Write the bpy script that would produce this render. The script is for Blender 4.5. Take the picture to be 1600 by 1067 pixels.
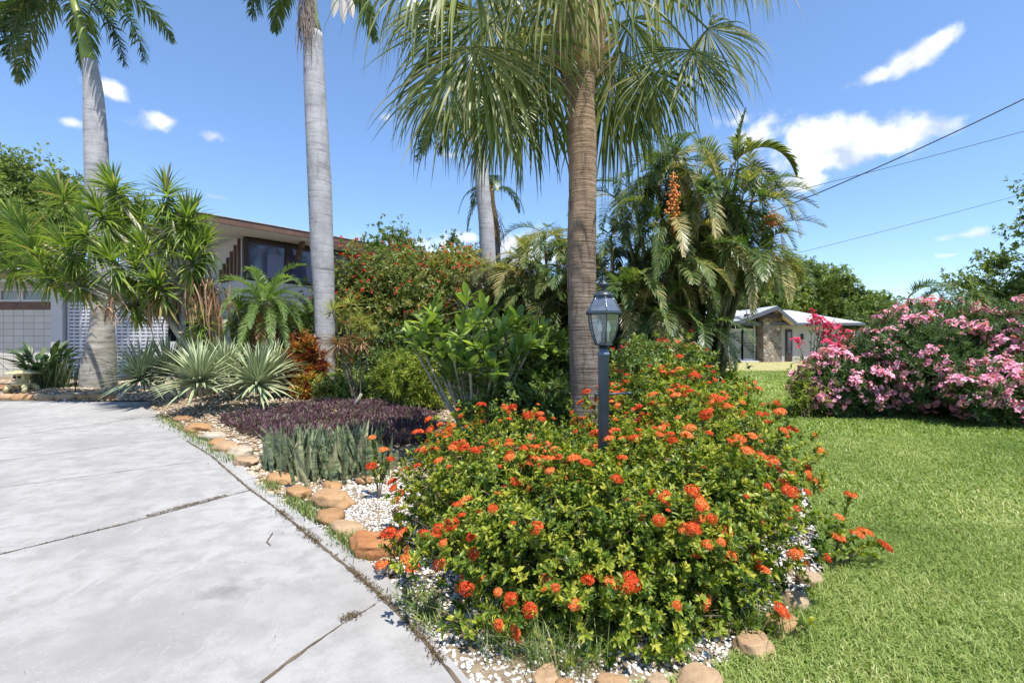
import bpy, math, random
import numpy as np
from mathutils import Vector
for o in list(bpy.data.objects): bpy.data.objects.remove(o)
S = bpy.context.scene
COL = S.collection
PI = math.pi
F = 755.0                      # focal length in pixels of a 1600 px wide picture
CH = 1.6                       # eye height
# ------------------------------------------------------------------ camera
cam = bpy.data.cameras.new('camera'); camo = bpy.data.objects.new('camera', cam); COL.objects.link(camo)
camo.location = (0, 0, CH); camo.rotation_euler = (PI/2, 0, 0)
cam.sensor_width = 36; cam.lens = 36*F/1600; cam.clip_start = .05; cam.clip_end = 3000
S.camera = camo
# ------------------------------------------------------------------ sun and sky
SUN = Vector((0.22, -0.33, 0.92)).normalized()
EL = math.asin(SUN.z); AZ = math.atan2(SUN.x, SUN.y)
sun = bpy.data.lights.new('sun', 'SUN'); sun.energy = 4.5; sun.angle = math.radians(.5); sun.color = (1, .955, .88)
suno = bpy.data.objects.new('sun', sun); COL.objects.link(suno)
suno.rotation_euler = (-SUN).to_track_quat('-Z', 'Y').to_euler(); suno.location = (0, 0, 30)
W = bpy.data.worlds.new('World'); S.world = W; W.use_nodes = True
nt = W.node_tree; nt.nodes.clear()
def N(t, **k):
    n = nt.nodes.new(t)
    for a, b in k.items(): setattr(n, a, b)
    return n
def mth(op, a, b=None, c=None, clamp=False):
    n = N('ShaderNodeMath', operation=op, use_clamp=clamp)
    for i, v in enumerate((a, b, c)):
        if v is None: continue
        if isinstance(v, (int, float)): n.inputs[i].default_value = v
        else: nt.links.new(v, n.inputs[i])
    return n.outputs[0]
sky = N('ShaderNodeTexSky', sky_type='NISHITA'); sky.sun_disc = False
sky.sun_elevation = EL; sky.sun_rotation = AZ; sky.air_density = 1.0; sky.dust_density = .0; sky.ozone_density = 3.0
tc = N('ShaderNodeTexCoord')
nz = N('ShaderNodeTexNoise'); nz.inputs['Scale'].default_value = 9; nz.inputs['Detail'].default_value = 9; nz.inputs['Roughness'].default_value = .6
nt.links.new(tc.outputs['Generated'], nz.inputs['Vector'])
nz2 = N('ShaderNodeTexNoise'); nz2.inputs['Scale'].default_value = 26; nz2.inputs['Detail'].default_value = 6
nt.links.new(tc.outputs['Generated'], nz2.inputs['Vector'])
def cloud(px, py, rx, ry, rot=0, dens=1.0):
    d = Vector(((px-800)/F, 1, (533.5-py)/F)); L = d.length; d.normalize()
    r = d.cross(Vector((0, 0, 1))).normalized(); u = r.cross(d)
    c, s = math.cos(rot), math.sin(rot)
    a = r*c+u*s; b = u*c-r*s
    out = []
    for v, rr in ((a, rx), (b, ry)):
        dn = N('ShaderNodeVectorMath', operation='DOT_PRODUCT'); nt.links.new(tc.outputs['Generated'], dn.inputs[0]); dn.inputs[1].default_value = v
        q = mth('DIVIDE', dn.outputs['Value'], rr/F/L*1.22)
        out.append(mth('MULTIPLY', q, q))
    dn = N('ShaderNodeVectorMath', operation='DOT_PRODUCT'); nt.links.new(tc.outputs['Generated'], dn.inputs[0]); dn.inputs[1].default_value = d
    front = mth('GREATER_THAN', dn.outputs['Value'], 0.3)
    rad = mth('SQRT', mth('ADD', out[0], out[1]))
    m = mth('SUBTRACT', 1.0, rad)
    m = mth('MAXIMUM', m, -2.0)
    m = mth('MULTIPLY', mth('ADD', m, 3.0), front)
    return mth('ADD', m, dens-1.0)
cl = [(1325,225,86,27,0,1.4), (1285,222,44,28,0,1.4), (1345,215,42,27,0,1.35), (1390,224,40,18,0,1.25), (1252,284,36,12,0,1.1), (1452,78,38,18,.45,1.1), (1412,98,36,18,.35,1.1), (1372,118,40,16,.1,1.05), (1180,215,60,30,0,.8),
      (1508,367,50,11,0,.75), (1490,398,28,7,0,.65), (262,188,52,18,0,.8), (330,213,36,15,0,.85), (168,142,38,17,-.3,.75), (112,192,24,10,0,.75),
      (602,184,17,9,0,.8), (700,242,50,13,0,.5), (342,308,32,9,0,.5), (800,395,60,36,0,.9), (735,372,30,14,0,.7), (1150,190,46,22,0,.6), (630,395,120,40,0,.7)]
mx = None
for c in cl:
    v = cloud(*c)
    mx = v if mx is None else mth('MAXIMUM', mx, v)
e = mth('SUBTRACT', mx, 3.0)                                            # 1 at a centre, 0 at the rim
nn = mth('SUBTRACT', nz.outputs['Fac'], .5)
e = mth('ADD', e, mth('MULTIPLY', nn, 2.2))
e = mth('ADD', e, mth('MULTIPLY', mth('SUBTRACT', nz2.outputs['Fac'], .5), 1.5))
al = N('ShaderNodeMapRange', interpolation_type='SMOOTHSTEP'); al.inputs['From Min'].default_value = .02; al.inputs['From Max'].default_value = .8
nt.links.new(e, al.inputs['Value'])
bg1 = N('ShaderNodeBackground'); bg1.inputs['Strength'].default_value = .15; nt.links.new(sky.outputs[0], bg1.inputs['Color'])
hs = N('ShaderNodeHueSaturation'); hs.inputs['Saturation'].default_value = 1.06; hs.inputs['Hue'].default_value = .503; hs.inputs['Value'].default_value = .86
nt.links.new(sky.outputs[0], hs.inputs['Color']); 
sx_ = N('ShaderNodeSeparateXYZ'); nt.links.new(tc.outputs['Generated'], sx_.inputs[0])
mr_ = N('ShaderNodeMapRange', interpolation_type='SMOOTHSTEP'); mr_.inputs['From Min'].default_value = -.05; mr_.inputs['From Max'].default_value = .55; nt.links.new(sx_.outputs[2], mr_.inputs['Value'])
tn_ = N('ShaderNodeMix', data_type='RGBA', blend_type='MIX'); nt.links.new(mr_.outputs[0], tn_.inputs[0]); tn_.inputs[6].default_value = (.74, .80, .92, 1); tn_.inputs[7].default_value = (1, 1, 1, 1)
ml_ = N('ShaderNodeMix', data_type='RGBA', blend_type='MULTIPLY'); ml_.inputs[0].default_value = 1; nt.links.new(hs.outputs[0], ml_.inputs[6]); nt.links.new(tn_.outputs[2], ml_.inputs[7])
nt.links.new(ml_.outputs[2], bg1.inputs['Color'])
bg2 = N('ShaderNodeBackground'); nz3 = N('ShaderNodeTexNoise'); nz3.inputs['Scale'].default_value = 15; nz3.inputs['Detail'].default_value = 7; nt.links.new(tc.outputs['Generated'], nz3.inputs['Vector'])
rc_ = N('ShaderNodeValToRGB'); rc_.color_ramp.elements[0].position = .36; rc_.color_ramp.elements[0].color = (.50, .57, .70, 1); rc_.color_ramp.elements[1].position = .56; rc_.color_ramp.elements[1].color = (.96, .97, 1, 1); nt.links.new(nz3.outputs['Fac'], rc_.inputs[0]); nt.links.new(rc_.outputs[0], bg2.inputs['Color']); bg2.inputs['Strength'].default_value = .72
mixw = N('ShaderNodeMixShader'); wo = N('ShaderNodeOutputWorld')
nt.links.new(mth('MULTIPLY', al.outputs[0], .96), mixw.inputs[0]); nt.links.new(bg1.outputs[0], mixw.inputs[1]); nt.links.new(bg2.outputs[0], mixw.inputs[2]); nt.links.new(mixw.outputs[0], wo.inputs[0])
S.view_settings.view_transform = 'Standard'; S.view_settings.look = 'None'; S.view_settings.exposure = 0.92; S.view_settings.gamma = 1
S.render.engine = 'CYCLES'
S.cycles.max_bounces = 8; S.cycles.transparent_max_bounces = 8; S.cycles.diffuse_bounces = 4; S.cycles.transmission_bounces = 6

# ------------------------------------------------------------------ helpers
rng = np.random.default_rng(7)
def P(px, py, Y): return np.array([(px-800)/F*Y, Y, CH+(533.5-py)/F*Y])
def G(px, py, z=0.0):
    Y = F*(CH-z)/(py-533.5); return np.array([(px-800)/F*Y, Y, z])
def nrm(v): return v/np.maximum(np.linalg.norm(v, axis=-1, keepdims=True), 1e-9)
ORG = {}
class MB:
    def __init__(s): s.v = []; s.t = []; s.f = []; s.m = []; s.n = 0; s.sm = []
    def add(s, v, faces, tone=.5, mat=0, smooth=False):                 # faces: list of (n,k) int arrays
        v = np.asarray(v, float).reshape(-1, 3)
        t = np.broadcast_to(np.asarray(tone, float), (len(v),))
        s.v.append(v); s.t.append(t)
        for f in (faces if isinstance(faces, list) else [faces]):
            f = np.asarray(f, int); f = f[None] if f.ndim == 1 else f
            if f.size == 0: continue
            s.f.append(f+s.n); s.m.append(np.full(len(f), mat)); s.sm.append(np.full(len(f), smooth))
        s.n += len(v)
    def strips(s, C, Sd, w, tone=.5, mat=0, fold=0.0, Nn=None):
        N_, K, _ = C.shape
        w = np.broadcast_to(w, (N_, K))[..., None]
        if Sd.ndim == 2: Sd = np.broadcast_to(Sd[:, None], C.shape)
        tone = np.broadcast_to(np.asarray(tone, float), (N_,))
        if fold:
            D = np.gradient(C, axis=1); nn = nrm(np.cross(Sd, D))
            V = np.stack([C-Sd*w/2+nn*w*fold, C, C+Sd*w/2+nn*w*fold], 2); A = 3
        else:
            V = np.stack([C-Sd*w/2, C+Sd*w/2], 2); A = 2
        base = (np.arange(N_)*K*A)[:, None, None]
        k = (np.arange(K-1)*A)[None, :, None]
        a = np.arange(A-1)[None, None, :]
        q = base+k+a
        fc = np.stack([q, q+1, q+A+1, q+A], -1).reshape(-1, 4)
        s.add(V.reshape(-1, 3), fc, np.repeat(tone, K*A), mat)
    def leaves(s, p, d, up, L, w, tone, mat=0, simple=False, curl=.12):
        p = np.asarray(p); d = nrm(d); sd = nrm(np.cross(d, up)); n = np.cross(sd, d)
        L = np.broadcast_to(L, (len(p),)); w = np.broadcast_to(w, (len(p),))
        if simple:
            T = np.array([(0, 0, 0), (-.5, .45, .12), (0, 1, -curl), (.5, .45, .12)]); fs = [np.array([(0, 2, 1), (0, 3, 2)])]
        else:
            T = np.array([(0, 0, 0), (0, .5, 0), (0, 1, -curl), (-.38, .22, .10), (-.46, .62, .10), (.38, .22, .10), (.46, .62, .10)])
            fs = [np.array([(0, 1, 4, 3), (0, 5, 6, 1)]), np.array([(1, 2, 4), (1, 6, 2)])]
        V = p[:, None]+sd[:, None]*(T[None, :, 0:1]*w[:, None, None])+d[:, None]*(T[None, :, 1:2]*L[:, None, None])+n[:, None]*(T[None, :, 2:3]*np.where(T[None, :, 0:1] == 0, L[:, None, None], w[:, None, None]))
        k = len(T); off = (np.arange(len(p))*k)[:, None, None]
        s.add(V.reshape(-1, 3), [(f[None]+off).reshape(-1, f.shape[1]) for f in fs], np.repeat(np.broadcast_to(tone, (len(p),)), k), mat)
    def box(s, a, b, mat=0, tone=.5):
        x0, y0, z0 = a; x1, y1, z1 = b
        s.add([(x0,y0,z0),(x1,y0,z0),(x1,y1,z0),(x0,y1,z0),(x0,y0,z1),(x1,y0,z1),(x1,y1,z1),(x0,y1,z1)],
              [(0,3,2,1),(4,5,6,7),(0,1,5,4),(1,2,6,5),(2,3,7,6),(3,0,4,7)], tone, mat)
    def obox(s, o, ex, ey, a, b, mat=0, tone=.5):                         # box in a rotated frame
        ex = np.array(ex, float); ey = np.array(ey, float); ez = np.array((0, 0, 1.))
        V = [np.array(o)+ex*x+ey*y+ez*z for z in (a[2], b[2]) for x, y in ((a[0],a[1]),(b[0],a[1]),(b[0],b[1]),(a[0],b[1]))]
        s.add(V, [(0,3,2,1),(4,5,6,7),(0,1,5,4),(1,2,6,5),(2,3,7,6),(3,0,4,7)], tone, mat)
    def tube(s, path, r, seg=8, mat=0, tone=.5, smooth=True, cap=True, jit=0):
        C = np.asarray(path, float); K = len(C); r = np.broadcast_to(r, (K,))
        D = nrm(np.gradient(C, axis=0)); ref = np.array((0.13, .95, .02)) if abs(D[:, 2]).mean() > .6 else np.array((0, 0, 1.))
        A = nrm(np.cross(D, ref)); B = np.cross(D, A)
        th = np.arange(seg)/seg*2*PI
        rr = r[:, None]*(1+jit*rng.normal(size=(K, seg))) if jit else np.broadcast_to(r[:, None], (K, seg))
        V = C[:, None]+(A[:, None]*np.cos(th)[None, :, None]+B[:, None]*np.sin(th)[None, :, None])*rr[..., None]
        i = np.arange(K-1)[:, None]*seg; j = np.arange(seg)[None]; j2 = (j+1) % seg
        f = np.stack([i+j, i+j2, i+seg+j2, i+seg+j], -1).reshape(-1, 4)
        fs = [f]
        if cap: fs += [np.arange(seg)[None, ::-1], (np.arange(seg)+(K-1)*seg)[None]]
        s.add(V.reshape(-1, 3), fs, tone, mat, smooth)
    def lathe(s, c, prof, seg=16, mat=0, tone=.5, smooth=True, rot=0):
        s.tube([(c[0], c[1], c[2]+z) for r, z in prof], [max(r, 1e-4) for r, z in prof], seg, mat, tone, smooth) if False else None
        prof = np.array(prof, float); K = len(prof); th = np.arange(seg)/seg*2*PI+rot
        V = np.stack([c[0]+prof[:, 0:1]*np.cos(th), c[1]+prof[:, 0:1]*np.sin(th), c[2]+prof[:, 1:2]+0*th], -1)
        i = np.arange(K-1)[:, None]*seg; j = np.arange(seg)[None]; j2 = (j+1) % seg
        f = np.stack([i+j, i+j2, i+seg+j2, i+seg+j], -1).reshape(-1, 4)
        s.add(V.reshape(-1, 3), [f, np.arange(seg)[None, ::-1], (np.arange(seg)+(K-1)*seg)[None]], tone, mat, smooth)
    def poly(s, pts, mat=0, tone=.5): s.add(pts, [np.arange(len(pts))[None]], tone, mat)
    def build(s, name, mats, parent=None, origin=None):
        v = np.concatenate(s.v).astype(np.float32); t = np.concatenate(s.t).astype(np.float32)
        org = ORG.get(parent.name, np.zeros(3)) if parent else (np.zeros(3) if origin is None else np.asarray(origin, float))
        v = v-org.astype(np.float32)
        me = bpy.data.meshes.new(name)
        me.vertices.add(len(v)); me.vertices.foreach_set('co', v.ravel())
        tot = np.concatenate([np.full(len(f), f.shape[1]) for f in s.f]); lv = np.concatenate([f.ravel() for f in s.f])
        st = np.concatenate([[0], np.cumsum(tot)[:-1]])
        me.loops.add(len(lv)); me.loops.foreach_set('vertex_index', lv.astype(np.int32))
        me.polygons.add(len(tot)); me.polygons.foreach_set('loop_start', st.astype(np.int32)); me.polygons.foreach_set('loop_total', tot.astype(np.int32))
        me.polygons.foreach_set('material_index', np.concatenate(s.m).astype(np.int32))
        me.polygons.foreach_set('use_smooth', np.concatenate(s.sm).astype(bool))
        me.update(calc_edges=True)
        a = me.attributes.new('tone', 'FLOAT', 'POINT'); a.data.foreach_set('value', t)
        for m in (mats if isinstance(mats, (list, tuple)) else [mats]): me.materials.append(m)
        o = bpy.data.objects.new(name, me); COL.objects.link(o)
        if parent: o.parent = parent; ORG[o.name] = org
        elif origin is not None: o.location = origin; ORG[o.name] = org
        return o
def tag(o, label=None, cat=None, group=None, kind=None):
    if label: o['label'] = label
    if cat: o['category'] = cat
    if group: o['group'] = group
    if kind: o['kind'] = kind
    return o
def thing(name, label, cat, loc, group=None):
    o = bpy.data.objects.new(name, None); COL.objects.link(o); o.location = tuple(float(q) for q in loc); o.empty_display_size = .2
    ORG[o.name] = np.array(loc, float)
    return tag(o, label, cat, group)
def inpoly(x, y, poly):
    x = np.asarray(x); y = np.asarray(y); r = np.zeros(x.shape, bool); n = len(poly)
    for i in range(n):
        x0, y0 = poly[i]; x1, y1 = poly[(i+1) % n]
        c = ((y0 > y) != (y1 > y)) & (x < (x1-x0)*(y-y0)/((y1-y0) if y1 != y0 else 1e-9)+x0)
        r ^= c
    return r
def fnoise(x, y, sc=1., seed=0):
    q = np.random.default_rng(seed); o = 0
    for i in range(7):
        a, b, c = q.uniform(-1, 1), q.uniform(-1, 1), q.uniform(0, 6.3); k = (1.5**i)*sc
        o = o+np.sin((a*x+b*y)*k*2+c)/(1.25**i)
    return o/3.2
def rdir(n):
    v = rng.normal(size=(n, 3)); return nrm(v)

# ------------------------------------------------------------------ materials
class Mat:
    def __init__(s, name):
        s.m = bpy.data.materials.new(name); s.m.use_nodes = True; s.nt = s.m.node_tree; s.b = s.nt.nodes['Principled BSDF']; s.out = s.nt.nodes['Material Output']
    def n(s, t, **k):
        q = s.nt.nodes.new(t)
        for a, b in k.items(): setattr(q, a, b)
        return q
    def l(s, a, b): s.nt.links.new(a, b)
    def coord(s, kind='Object', scale=(1, 1, 1)):
        t = s.n('ShaderNodeTexCoord'); m = s.n('ShaderNodeMapping'); m.inputs['Scale'].default_value = scale; s.l(t.outputs[kind], m.inputs[0]); return m.outputs[0]
    def noise(s, sc, det=4, vec=None, rough=.55, dist=0):
        q = s.n('ShaderNodeTexNoise'); q.inputs['Scale'].default_value = sc; q.inputs['Detail'].default_value = det; q.inputs['Roughness'].default_value = rough; q.inputs['Distortion'].default_value = dist
        if vec is not None: s.l(vec, q.inputs['Vector'])
        return q.outputs['Fac']
    def ramp(s, fac, stops, interp='LINEAR'):
        r = s.n('ShaderNodeValToRGB'); r.color_ramp.interpolation = interp; e = r.color_ramp.elements
        while len(e) < len(stops): e.new(.5)
        for q, (p, c) in zip(e, stops): q.position = p; q.color = (*c[:3], 1) if len(c) >= 3 else (c[0], c[0], c[0], 1)
        s.l(fac, r.inputs[0]); return r.outputs[0]
    def mix(s, fac, a, b, mode='MIX'):
        q = s.n('ShaderNodeMix', data_type='RGBA', blend_type=mode)
        for i, v in ((0, fac), (6, a), (7, b)):
            if isinstance(v, (int, float)): q.inputs[i].default_value = v
            elif isinstance(v, tuple): q.inputs[i].default_value = (*v, 1)
            else: s.l(v, q.inputs[i])
        return q.outputs[2]
    def col(s, c):
        if isinstance(c, tuple): s.b.inputs['Base Color'].default_value = (*c, 1)
        else: s.l(c, s.b.inputs['Base Color'])
    def bump(s, h, strength=.4, dist=.02):
        q = s.n('ShaderNodeBump'); q.inputs['Strength'].default_value = strength; q.inputs['Distance'].default_value = dist; s.l(h, q.inputs['Height']); s.l(q.outputs[0], s.b.inputs['Normal'])
    def rough(s, r, spec=.5): s.b.inputs['Roughness'].default_value = r; s.b.inputs['Specular IOR Level'].default_value = spec
    def tone(s):
        a = s.n('ShaderNodeAttribute'); a.attribute_name = 'tone'; return a.outputs['Fac']
def leafmat(name, stops, rough=.45, tr=.35, spec=.35, trc=1.5, nsc=0):
    M = Mat(name); c = M.ramp(M.tone(), [(p, q) for p, q in stops])
    if nsc:
        c = M.mix(M.ramp(M.noise(nsc, 3, M.coord()), [(.35, (.0,)), (.65, (.35,))]), c, M.mix(1., c, (1.5, 1.35, .8), 'MULTIPLY'))
    M.col(c); M.rough(rough, spec)
    t = M.n('ShaderNodeBsdfTranslucent'); M.l(M.mix(1., c, (trc*1.05, trc*1.1, trc*.45), 'MULTIPLY'), t.inputs[0])
    mx = M.n('ShaderNodeMixShader'); mx.inputs[0].default_value = tr
    M.l(M.b.outputs[0], mx.inputs[1]); M.l(t.outputs[0], mx.inputs[2]); M.l(mx.outputs[0], M.out.inputs[0])
    return M.m
def plain(name, c, rough=.6, metal=0, bump=0, bsc=40, var=0, spec=.4):
    M = Mat(name); M.rough(rough, spec); M.b.inputs['Metallic'].default_value = metal
    if var:
        v = M.noise(bsc*.2, 5, M.coord()); M.col(M.ramp(v, [(.3, tuple(q*(1-var) for q in c)), (.7, tuple(min(1, q*(1+var)) for q in c))]))
    else: M.col(c)
    if bump: M.bump(M.noise(bsc, 5, M.coord()), bump, .01)
    return M.m
g = lambda v: (v, v, v)
m_ixora = leafmat('ixora_leaf', [(0, (.03, .062, .010)), (.4, (.085, .145, .016)), (.75, (.21, .265, .028)), (1, (.40, .39, .05))], .42, .36, .35)
m_ixflower = leafmat('ixora_flower', [(0, (.52, .04, .015)), (.5, (.74, .13, .03)), (1, (.86, .33, .10))], .5, .3, .2, 1.0)
m_twig = plain('twig', (.16, .115, .08), .8, var=.3)
m_sabal = leafmat('fan_frond', [(0, (.05, .075, .022)), (.5, (.11, .15, .036)), (.85, (.23, .26, .075)), (1, (.40, .37, .17))], .38, .38, .45, 1.5)
m_royal = leafmat('royal_frond', [(0, (.035, .07, .018)), (.6, (.075, .13, .03)), (.9, (.17, .2, .05)), (1, (.35, .27, .12))], .4, .3, .4)
m_areca = leafmat('areca_frond', [(0, (.035, .07, .022)), (.45, (.075, .13, .034)), (.78, (.19, .21, .06)), (1, (.46, .38, .19))], .38, .32, .45)
m_cycad = leafmat('date_frond', [(0, (.05, .10, .03)), (.6, (.14, .22, .06)), (.9, (.26, .33, .1)), (1, (.36, .16, .05))], .42, .35, .4)
m_yucca = leafmat('yucca_leaf', [(0, (.04, .09, .02)), (.5, (.11, .18, .035)), (.86, (.27, .34, .07)), (.93, (.35, .34, .12)), (1, (.36, .25, .13))], .4, .35, .4)
m_dead = leafmat('dead_leaf', [(0, (.16, .085, .045)), (.5, (.30, .17, .10)), (1, (.46, .32, .20))], .7, .2, .2)
m_shrub = leafmat('shrub_leaf', [(0, (.035, .065, .016)), (.5, (.10, .16, .034)), (1, (.25, .30, .065))], .42, .3, .4)
m_boug = leafmat('jatropha_leaf', [(0, (.045, .07, .02)), (.45, (.12, .16, .035)), (.8, (.25, .27, .06)), (1, (.36, .26, .09))], .42, .33, .4)
m_darkshrub = leafmat('bronze_leaf', [(0, (.03, .032, .018)), (.5, (.07, .075, .032)), (1, (.21, .19, .095))], .36, .22, .5)
m_lime = leafmat('lime_leaf', [(0, (.06, .10, .02)), (.5, (.17, .23, .035)), (1, (.42, .44, .08))], .4, .4, .35)
m_drac = leafmat('dracaena_leaf', [(0, (.10, .13, .04)), (.5, (.28, .29, .08)), (1, (.50, .45, .20))], .42, .35, .35)
m_croton = leafmat('croton_leaf', [(0, (.07, .015, .015)), (.35, (.25, .05, .02)), (.6, (.42, .16, .02)), (.8, (.12, .12, .02)), (1, (.45, .38, .05))], .38, .3, .4)
m_paddle = leafmat('paddle_leaf', [(0, (.08, .135, .03)), (.5, (.18, .265, .055)), (1, (.36, .45, .12))], .36, .35, .4)
m_oak = leafmat('oak_leaf', [(0, (.045, .08, .02)), (.5, (.11, .16, .038)), (1, (.23, .28, .075))], .5, .32, .3)
m_olea = leafmat('oleander_leaf', [(0, (.025, .06, .022)), (.6, (.065, .12, .04)), (1, (.15, .22, .07))], .42, .3, .4)
m_pink = leafmat('pink_petal', [(0, (.58, .06, .22)), (.3, (.78, .22, .40)), (.65, (.88, .42, .56)), (1, (.92, .64, .70))], .5, .35, .2, .9)
m_hot = leafmat('crimson_petal', [(0, (.55, .02, .08)), (.6, (.75, .05, .16)), (1, (.85, .15, .3))], .5, .35, .2, .9)
m_redfl = leafmat('red_petal', [(0, (.45, .02, .02)), (1, (.75, .09, .06))], .5, .3, .2, .9)
m_rhoeo = leafmat('purple_leaf', [(0, (.06, .035, .04)), (.4, (.125, .07, .08)), (.7, (.23, .12, .16)), (.8, (.13, .13, .08)), (1, (.20, .21, .11))], .45, .3, .35, 1.0)
m_bop = leafmat('strelitzia_leaf', [(0, (.03, .065, .02)), (.6, (.075, .125, .04)), (1, (.2, .23, .1))], .38, .28, .45)
m_grass = leafmat('grass_blade', [(0, (.10, .17, .035)), (.5, (.23, .31, .075)), (.85, (.42, .46, .17)), (1, (.60, .56, .30))], .5, .35, .3, 1.2)
m_litter = leafmat('leaf_litter', [(0, (.05, .035, .022)), (.5, (.12, .08, .045)), (.85, (.20, .14, .08)), (1, (.12, .14, .04))], .8, .1, .1)
m_weed = leafmat('weed_leaf', [(0, (.06, .11, .025)), (.7, (.17, .24, .06)), (1, (.4, .36, .17))], .5, .3, .3)
# variegated agave-like leaf
def striped(name, edge, mid):
    M = Mat(name); a = M.tone(); c = M.ramp(a, [(0, edge), (.42, edge), (.5, mid), (1, mid)])
    v = M.noise(3, 2, M.coord()); c = M.mix(M.ramp(v, [(.4, g(0)), (.7, g(.3))]), c, (.30, .32, .14)); M.col(c); M.rough(.42, .4); return M.m
m_agave = striped('variegated_leaf', (.50, .52, .30), (.17, .25, .13))
m_snake = Mat('snake_leaf')
v = m_snake.coord('Object', (3, 3, 26)); nf = m_snake.noise(1.6, 4, v, .6, .8)
c = m_snake.ramp(nf, [(.38, (.045, .075, .04)), (.52, (.13, .165, .085)), (.68, (.24, .27, .13))])
c = m_snake.mix(m_snake.ramp(m_snake.tone(), [(0, g(0)), (.72, g(0)), (.9, g(.5)), (1, g(.5))]), c, (.36, .32, .18)); m_snake.col(c); m_snake.rough(.4); m_snake = m_snake.m
# concrete
M = Mat('concrete'); vc = M.coord()
big = M.noise(.55, 5, vc, .6); mid = M.noise(5, 6, vc, .65); fine = M.noise(130, 3, vc)
c = M.ramp(big, [(.32, (.225, .215, .205)), (.5, (.315, .305, .295)), (.68, (.355, .347, .337))])
c = M.mix(M.ramp(mid, [(.36, g(.8)), (.56, g(0))]), c, (.235, .226, .216))
v2 = M.coord('Object', (1, 1.6, 1)); st = M.noise(1.1, 8, v2, .74, .6)
c = M.mix(M.ramp(st, [(.54, g(0)), (.72, g(.5))]), c, (.175, .168, .162))
c = M.mix(M.ramp(M.noise(2.6, 9, M.coord('Object', (1.5, .5, 1)), .75, 1.2), [(.56, g(0)), (.66, g(.5))]), c, (.36, .355, .35))
c = M.mix(M.ramp(fine, [(.30, g(.5)), (.44, g(0))]), c, (.17, .162, .155))
c = M.mix(M.ramp(M.noise(45, 5, vc, .7), [(.60, g(0)), (.70, g(.5))]), c, (.40, .395, .385))
vo = M.n('ShaderNodeTexVoronoi'); vo.inputs['Scale'].default_value = 3.2; M.l(vc, vo.inputs['Vector'])
c = M.mix(M.ramp(vo.outputs['Distance'], [(.012, g(.75)), (.03, g(0))]), c, (.12, .09, .07))
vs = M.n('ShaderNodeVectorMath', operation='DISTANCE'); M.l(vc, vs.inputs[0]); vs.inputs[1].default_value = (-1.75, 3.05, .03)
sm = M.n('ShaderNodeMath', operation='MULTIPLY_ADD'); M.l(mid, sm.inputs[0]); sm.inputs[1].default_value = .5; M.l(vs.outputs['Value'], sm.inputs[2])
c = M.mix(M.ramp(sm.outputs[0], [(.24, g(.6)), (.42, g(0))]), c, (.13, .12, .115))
M.col(c); M.rough(.85, .25); M.bump(M.noise(60, 6, vc, .7), .35, .006); m_conc = M.m
m_joint = plain('joint_dirt', (.10, .075, .05), .95, bump=.6, bsc=60, var=.5)
# soil and lawn
M = Mat('soil'); vc = M.coord(); c = M.ramp(M.noise(4, 8, vc, .65), [(.3, (.13, .10, .07)), (.55, (.24, .185, .125)), (.75, (.33, .27, .19))]); M.col(c); M.rough(.95, .1); M.bump(M.noise(45, 6, vc), .8, .03); m_soil = M.m
M = Mat('lawn_turf'); vc = M.coord(); a = M.noise(.16, 5, vc, .6); b = M.noise(9, 8, vc, .7)
c = M.ramp(b, [(.3, (.105, .16, .035)), (.55, (.20, .27, .06)), (.75, (.34, .38, .12))])
sep = M.n('ShaderNodeSeparateXYZ'); M.l(vc, sep.inputs[0])
mr = M.n('ShaderNodeMapRange'); mr.inputs['From Min'].default_value = 17; mr.inputs['From Max'].default_value = 27; M.l(sep.outputs['Y'], mr.inputs['Value'])
c = M.mix(mr.outputs[0], c, M.ramp(M.noise(1.2, 6, vc), [(.35, (.28, .28, .10)), (.65, (.42, .36, .19))]))
c = M.mix(M.ramp(a, [(.45, g(0)), (.7, g(.35))]), c, (.38, .38, .14)); M.col(c); M.rough(.9, .1); M.bump(M.noise(90, 5, vc), .9, .03); m_lawn = M.m
# stones
M = Mat('sandstone'); vc = M.coord(); t = M.tone()
c = M.ramp(t, [(0, (.24, .14, .075)), (.35, (.38, .22, .105)), (.6, (.38, .28, .18)), (.8, (.42, .36, .28)), (1, (.36, .165, .07))])
c = M.mix(M.ramp(M.noise(7, 7, vc, .65), [(.35, g(.55)), (.6, g(0))]), c, M.mix(1., c, (.52, .46, .42), 'MULTIPLY')); M.col(c); M.rough(.85, .2); M.bump(M.noise(16, 8, vc, .6), .7, .03); m_stone = M.m
M = Mat('white_pebble'); c = M.ramp(M.tone(), [(0, (.30, .25, .19)), (.22, (.45, .41, .36)), (.38, (.58, .56, .53)), (1, (.70, .69, .67))]); M.col(c); M.rough(.7, .3); m_white = M.m
M = Mat('tan_pebble'); c = M.ramp(M.tone(), [(0, (.24, .16, .10)), (.4, (.38, .28, .18)), (.75, (.47, .38, .27)), (1, (.58, .53, .45))]); M.col(c); M.rough(.75, .3); m_tan = M.m
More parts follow.
